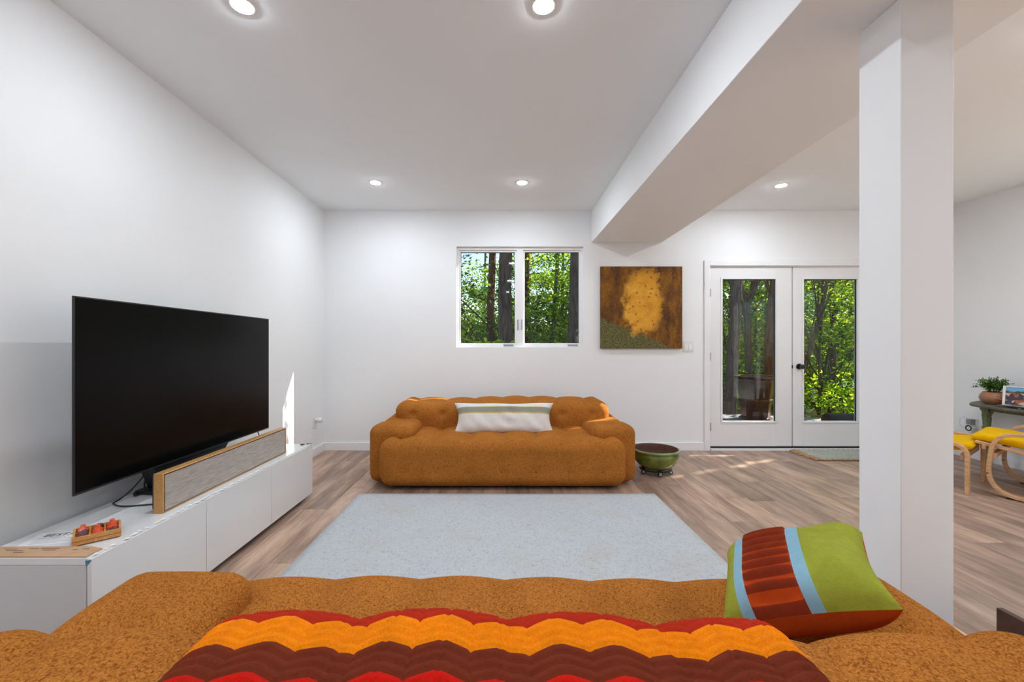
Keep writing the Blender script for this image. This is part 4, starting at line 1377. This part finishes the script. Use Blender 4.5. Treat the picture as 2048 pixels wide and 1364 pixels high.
# ------------------------------------------------------------------ outdoors
def gz(x, y):
    d = max(0.0, y - 6.6)
    return -0.19 - 0.055 * d - 0.006 * d * d * (1 if d < 26 else 26 * 2 / d - 26 * 26 / d / d if d else 0) + 0.10 * math.sin(x * 0.7 + y * 0.4) * min(1, d / 4)
mb = MB(); vs = []; fs = []
gx_ = [-26 + 1.5 * i for i in range(42)]; gy_ = [-13.0 + 1.3 * j for j in range(48)]
for y in gy_:
    for x in gx_:
        vs.append((x, y, gz(x, y)))
for j in range(len(gy_) - 1):
    for i in range(len(gx_) - 1):
        a = j * len(gx_) + i
        fs.append((a, a + 1, a + len(gx_) + 1, a + len(gx_)))
mb.add(vs, fs)
struct(mb.build('ground', 'ground', smooth=True), 'wooded slope falling away outside', 'ground')
struct(MB().add([(-120, 46, -9), (160, 46, -9), (160, 260, -9), (-120, 260, -9)], [(0, 1, 2, 3)]).build('lake', 'water'), 'pale water glimpsed between the trees', 'lake')
mb = MB(); vs = []; fs = []
for i in range(81):
    x = -200 + 5.5 * i
    hgt = 9 + 2.2 * math.sin(i * 0.31) + 1.2 * math.sin(i * 1.7) + 0.8 * math.sin(i * 3.9)
    vs += [(x, 150, -9.5), (x, 158, hgt), (x, 190, hgt + 3)]
for i in range(80):
    for j in range(2):
        a = i * 3 + j
        fs.append((a, a + 3, a + 4, a + 1))
mb.add(vs, fs)
struct(mb.build('far_shore', 'shore', smooth=True), 'dark wooded far shore behind the trees', 'hill')
struct(MB().prism([(1.6, 4.965), (9.2, 4.965), (9.2, 6.05), (7.2, 6.45), (4.5, 7.55), (1.6, 7.55)], -0.16, -0.03).build('patio', 'concrete', bevel=0.01), 'small concrete patio outside the glass doors', 'patio')

struct(MB().box(5.115, 9.2, -6.0, 4.955, -0.16, -0.03).build('terrace', 'pale_stone', bevel=0.01), 'unseen pale stone terrace added beyond the right wall to bounce sunlight', 'terrace')  # unseen paving added to bounce sunlight up through the right glazing
# planter on the patio
po = empty('patio_planter', (4.24, 7.08, -0.03), math.radians(22.5))
def octa(prof):
    return MB().lathe(prof, 8)
octa([(0.0, 0.0), (0.25, 0.0), (0.25, 0.03), (0.21, 0.045), (0.235, 0.30), (0.237, 0.30)]).build('planter_lower', 'planter_brown', po, bevel=0.004)
octa([(0.243, 0.30), (0.252, 0.305), (0.252, 0.335), (0.243, 0.34)]).build('planter_band', 'planter_brown', po, bevel=0.003)
octa([(0.240, 0.34), (0.285, 0.66), (0.335, 0.68), (0.34, 0.71), (0.335, 0.72), (0.28, 0.72), (0.26, 0.66), (0.0, 0.64)]).build('planter_upper', 'planter_brown', po, bevel=0.004)
tag(po, 'tall dark brown octagonal planter on the patio behind the left door', 'planter')
lg = empty('log', (4.52, 5.9, 0.055))
ln_ = MB().lathe([(0.0, 0.0), (0.132, 0.0)], 24, (0, 0, 0), 'x').build('cut_end', 'log_end', lg)
MB().lathe([(0.133, 0.0), (0.140, 0.02), (0.142, 0.5), (0.137, 1.0), (0.141, 1.5), (0.135, 1.52), (0, 1.52)], 24, (0, 0, 0), 'x').build('bark_body', 'log_bark', lg, smooth=True, angle=50)
lg.rotation_euler = (0, 0, math.radians(-8))
lg.location.z = 0.112
tag(lg, 'dark log lying on the patio behind the right door', 'log')

# foliage ---------------------------------------------------------------
S = SUN_TO
HOLES = [(-0.50, -0.20, 1.1, 2.4), (0.02, 0.42, 1.1, 2.4), (2.45, 3.15, 0.25, 0.45), (3.71, 3.80, 0.7, 1.75), (2.45, 2.85, 1.66, 1.98)]  # gaps shaped into the foliage along the sun to light chosen indoor patches
def leaves_mesh(name, centers, per, spread, size, mat, flat=0.35, tilt=0.9, hole=True, aspect=0.55):
    """clusters of four-cornered leaves around the given branch points, numpy built"""
    C = np.repeat(np.asarray(centers, float), per, axis=0)
    n = len(C)
    d = rng.normal(0, 1, (n, 3)); d[:, 2] *= flat
    P = C + d * spread
    if hole:
        k = (P[:, 1] - 4.85) / S.y
        qx = P[:, 0] - S.x * k; qz = P[:, 2] - S.z * k
        keep = np.ones(n, bool)
        for (a, b_, c_, e) in HOLES:
            keep &= ~((qx > a - 0.03) & (qx < b_ + 0.03) & (qz > c_ - 0.03) & (qz < e + 0.03))
        P = P[keep]; n = len(P)
    keep = (P[:, 1] > 5.6) | (P[:, 0] > 9.5)
    P = P[keep]; n = len(P)
    nrm = rng.normal(0, tilt, (n, 3)); nrm[:, 2] = np.abs(nrm[:, 2]) + 0.6
    nrm /= np.linalg.norm(nrm, axis=1)[:, None]
    ax = rng.normal(0, 1, (n, 3))
    ax -= nrm * np.sum(ax * nrm, axis=1)[:, None]
    ax /= np.linalg.norm(ax, axis=1)[:, None]
    bx = np.cross(nrm, ax)
    L = size * rng.uniform(0.6, 1.25, n)[:, None]
    V = np.empty((n, 4, 3))
    V[:, 0] = P - ax * L * 0.5
    V[:, 1] = P + bx * L * aspect * 0.5 + ax * L * 0.05
    V[:, 2] = P + ax * L * 0.5 - nrm * L * 0.12
    V[:, 3] = P - bx * L * aspect * 0.5 + ax * L * 0.05
    me = bpy.data.meshes.new(name)
    me.vertices.add(n * 4); me.vertices.foreach_set('co', V.reshape(-1))
    me.loops.add(n * 4); me.loops.foreach_set('vertex_index', np.arange(n * 4, dtype=np.int32))
    me.polygons.add(n); me.polygons.foreach_set('loop_start', np.arange(0, n * 4, 4, dtype=np.int32))
    me.update(calc_edges=True)
    me.materials.append(M[mat])
    return me
def tree(label, base, top, r, mat, leaf, crown, nclust, per, size, spread=0.35, group='trees in the woods', fork=None, flat=0.35, name='forest_tree'):
    """crown = (x0,x1,y0,y1,z0,z1) world bounds of the branch tips"""
    bx, by = base; 
    bz = gz(bx, by) - 0.1
    o = empty(name, (bx, by, bz))
    tx, ty, tz = top
    B = Vector((bx, by, bz))
    mid = [B + (Vector((tx, ty, tz)) - B) * s + Vector((random.uniform(-.05, .05), random.uniform(-.05, .05), 0)) * (1 if 0 < s < 1 else 0) for s in (0, .1, .25, .45, .7, 1)]
    path = [p - B for p in catmull(mid, 5)]
    mb = MB()
    if not fork:
        mb.sweep(path, r, r, (0.1, 1, 0.05), 14, taper=lambda s: 1.18 - 0.18 * min(1, s / 0.12) if s < 0.12 else 1 - 0.5 * (s - 0.12))
    else:
        fz, tips = fork
        f = Vector((bx + (tx - bx) * (fz - bz) / (tz - bz), by, fz)) - B
        mb.sweep(catmull([Vector((0, 0, 0)), f * 0.5 + Vector((0.05, 0, 0)), f], 8), r, r, (0.1, 1, 0.05), 14)
        for (ex, ey, ez, rr_) in tips:
            e = Vector((ex, ey, ez)) - B
            mb.sweep(catmull([f - Vector((0, 0, 0.12)), f + (e - f) * 0.25 + Vector((0.10 if ex > bx else -0.06, 0, -0.05)), f + (e - f) * 0.55, e], 8), rr_, rr_, (0.1, 1, 0.05), 12, taper=lambda s: 1 - 0.5 * s)
    mb.build('trunk', mat, o, smooth=True)
    x0, x1, y0, y1, z0, z1 = crown
    if nclust:
        cen = np.column_stack([rng.uniform(x0, x1, nclust), rng.uniform(y0, y1, nclust), rng.uniform(z0, z1, nclust)])
        # limbs from the trunk to some of the tips
        br = MB()
        for c_ in cen[:min(16, nclust)]:
            e = Vector(c_) - B
            s0 = min(0.95, max(0.05, (c_[2] - 0.6 - bz) / (tz - bz)))
            st = path[int(s0 * (len(path) - 1))]
            m_ = (st + e) / 2 + Vector((0, 0, 0.12))
            br.sweep(catmull([st, m_, e], 4), 0.022, 0.022, (0.2, 0.3, 1), 5, taper=lambda s: 1 - 0.75 * s)
        br.build('branches', mat, o, smooth=True)
        me = leaves_mesh('foliage', cen - np.array(B), 0, 0, 0, leaf) if False else leaves_mesh('foliage', cen, per, spread, size, leaf, flat)
        lo = bpy.data.objects.new('foliage', me); COL.objects.link(lo)
        lo.parent = o; lo.location = -B
        lo['kind'] = 'stuff'
    tag(o, label, 'tree', group)
    return o

random.seed(21)
ML, HL = 'leaf_maple', 'leaf_hemlock'
# seen through the window
tree('slim reddish pine trunk left of the thickest trunk in the left pane', (-0.27, 12.0), (-0.24, 12.0, 11), 0.125, 'bark_red', HL, (-3.2, 0.2, 10.5, 14, 0.3, 4.2), 26, 130, 0.13, 0.40)
tree('thick grey pine trunk at the middle of the window', (0.10, 9.0), (0.12, 9.0, 11), 0.165, 'bark_grey', HL, (-2.5, 2.5, 8, 10.5, 5.5, 10), 24, 130, 0.13)
tree('dark reddish trunk at the left of the right window pane', (0.84, 13.2), (0.86, 13.2, 10), 0.11, 'bark_red', HL, (0.1, 2.0, 11.2, 14, 0.4, 3.8), 26, 130, 0.12, 0.36)
tree('slender leaning trunk in the middle of the right window pane', (1.50, 14.0), (2.2, 14.0, 10), 0.075, 'bark_grey', ML, (0.9, 3.4, 12.5, 15.5, -0.6, 4.8), 34, 120, 0.12, 0.42)
tree('dark leaning trunk at the right edge of the window', (1.46, 9.5), (1.95, 9.5, 9), 0.135, 'bark_grey', ML, (0.2, 4.2, 8.6, 11, 5.0, 9.5), 24, 130, 0.13)
# seen through the left door
tree('grey trunk at the left of the left door pane', (4.84, 9.0), (5.35, 9.0, 9), 0.122, 'bark_grey', ML, (3.2, 6.6, 8.4, 10.8, 4.4, 8), 22, 130, 0.12)
tree('forked trunk in the middle of the left door pane', (6.36, 11.0), (6.40, 11, 9), 0.088, 'bark_grey', ML, (5.0, 8.0, 10.5, 13, 3.2, 7.5), 26, 130, 0.12, fork=(2.30, [(6.05, 11.1, 4.9, 0.045), (7.15, 11, 5.8, 0.08)]))
tree('reddish trunk at the right of the left door pane', (6.20, 10.0), (6.95, 10.0, 9), 0.12, 'bark_red', HL, (5.6, 8.6, 9.5, 12, 4.2, 8), 22, 130, 0.12)
# seen through the right door
tree('thin leaning sapling at the left of the right door pane', (6.95, 10.0), (8.6, 10.0, 7.5), 0.052, 'bark_grey', ML, (6.8, 8.8, 9.3, 11.5, 2.2, 6), 26, 120, 0.11)
tree('dark straight trunk in the middle of the right door pane', (9.34, 12.0), (9.40, 12.0, 9), 0.088, 'bark_grey', HL, (8.4, 11.2, 10.5, 13, 0.4, 5.5), 44, 140, 0.12, 0.40, flat=0.18)
tree('very thin dark sapling beside the straight trunk in the right door pane', (8.22, 11.0), (8.34, 11.0, 6), 0.038, 'bark_grey', ML, (7.4, 9.2, 10.6, 12.4, -0.6, 4), 24, 120, 0.11)
# unseen trees placed in the sun's path so their crowns shade the windows
for (bx, by, c_) in ((8.2, 8.6, (6.4, 10.2, 8.0, 10.0, 5.9, 9.4)), (10.4, 8.8, (9.6, 13.6, 7.8, 9.8, 5.2, 9.2))):
    tree('unseen tall leafy tree placed right of the glass doors to shade them', (bx, by), (bx + 0.1, by, 6.6), 0.14, 'bark_grey', ML, c_, 74, 150, 0.145, 0.36, group='shade trees right of the doors')
# the deeper woods
k = 0
for (x, y, leaf, z0, z1, nc) in ((-6.5, 15, ML, -1, 5, 34), (-3.6, 18, HL, -1, 5, 36), (-2.0, 16, ML, -1.4, 2.2, 36), (0.2, 19, ML, -2, 5, 44), (2.6, 18, ML, -2, 6, 44),
                                 (4.6, 16, ML, -2, 6, 44), (6.6, 17, ML, -2, 6.5, 44), (8.6, 17, ML, -2, 6.5, 44), (10.6, 18, ML, -2, 6.5, 44), (12.8, 18, HL, -2, 6.5, 40),
                                 (15.5, 19, ML, -2, 6, 40), (4.4, 22, ML, -3, 7, 40), (9.6, 23, ML, -3, 7, 40), (14.0, 24, ML, -3, 7, 40), (-1.0, 24, HL, -3, 3.5, 36), (-5.0, 13.5, HL, -1, 3.4, 26), (2.4, 13, ML, -1, 4.2, 22), (3.6, 12.4, ML, -1, 5, 24), (5.4, 13.6, ML, -1.4, 5, 26), (7.4, 13.8, ML, -1.4, 5, 26), (9.0, 14.5, ML, -1.4, 5, 28), (11.0, 14.4, HL, -1.4, 5, 26), (19, 21, ML, -3, 7, 30), (15.5, 6.5, ML, -0.5, 5.6, 30), (16.5, 3.0, HL, -0.5, 5.8, 30), (15.8, -0.6, ML, -0.5, 5.6, 30), (17.0, -4.4, ML, -0.5, 6, 30), (19.5, 9.5, ML, -1, 6, 30), (-9.5, 18, ML, -2, 6, 30)):
    tree('one of the leafy trees filling the deeper woods', (x, y), (x + random.uniform(-.5, .5), y, 10), random.uniform(0.06, 0.11), random.choice(['bark_grey', 'bark_red']), leaf,
         (x - 1.9, x + 1.9, y - 1.5, y + 1.5, z0, z1), int(nc * 1.9), 150, 0.15, 0.42, group='leafy trees of the deeper woods')
# low undergrowth
random.seed(5)
for (x, y, h, lab) in ((-0.12, 6.9, 1.26, 'bright green leafy bush just below the left window pane'), ):
    o = empty('shrub', (x, y, gz(x, y) - 0.02))
    B = Vector(o.location)
    mb = MB()
    for q in range(9):
        a = random.uniform(0, 6.28); e = Vector((0.28 * math.cos(a), 0.2 * math.sin(a), h - B.z - random.uniform(0, .3)))
        mb.sweep(catmull([Vector((0, 0, 0)), e * 0.5 + Vector((0, 0, 0.1)), e], 4), 0.008, 0.008, (0.2, 0.3, 1), 5)
    mb.build('stems', 'bark_grey', o)
    cen = np.column_stack([rng.uniform(x - .32, x + .32, 26), rng.uniform(y - .25, y + .25, 26), rng.uniform(0.5, h - 0.05, 26)])
    me = leaves_mesh('foliage', cen, 26, 0.09, 0.11, 'leaf_fern', 0.5, hole=False)
    lo = bpy.data.objects.new('foliage', me); COL.objects.link(lo); lo.parent = o; lo.location = -B; lo['kind'] = 'stuff'
    tag(o, lab, 'shrub')
for i in range(26):
    x = random.uniform(-7, 16); y = random.uniform(9.5, 15)
    z = gz(x, y)
    o = empty('undergrowth_bush', (x, y, z))
    B = Vector(o.location)
    hh = random.uniform(0.8, 1.8)
    mb = MB()
    for q in range(6):
        a = random.uniform(0, 6.28); e = Vector((0.5 * math.cos(a), 0.5 * math.sin(a), hh * random.uniform(.5, .9)))
        mb.sweep(catmull([Vector((0, 0, 0)), e * 0.5 + Vector((0, 0, 0.1)), e], 4), 0.01, 0.01, (0.2, 0.3, 1), 5)
    mb.build('stems', 'bark_grey', o)
    cen = np.column_stack([rng.uniform(x - .8, x + .8, 12), rng.uniform(y - .7, y + .7, 12), rng.uniform(z + 0.15, z + hh, 12)])
    me = leaves_mesh('foliage', cen, 60, 0.22, 0.11, random.choice(['leaf_maple', 'leaf_maple', 'leaf_hemlock']), 0.5, hole=False)
    lo = bpy.data.objects.new('foliage', me); COL.objects.link(lo); lo.parent = o; lo.location = -B; lo['kind'] = 'stuff'
    tag(o, 'one of the low leafy bushes of the undergrowth outside', 'bush', 'undergrowth bushes in the woods')
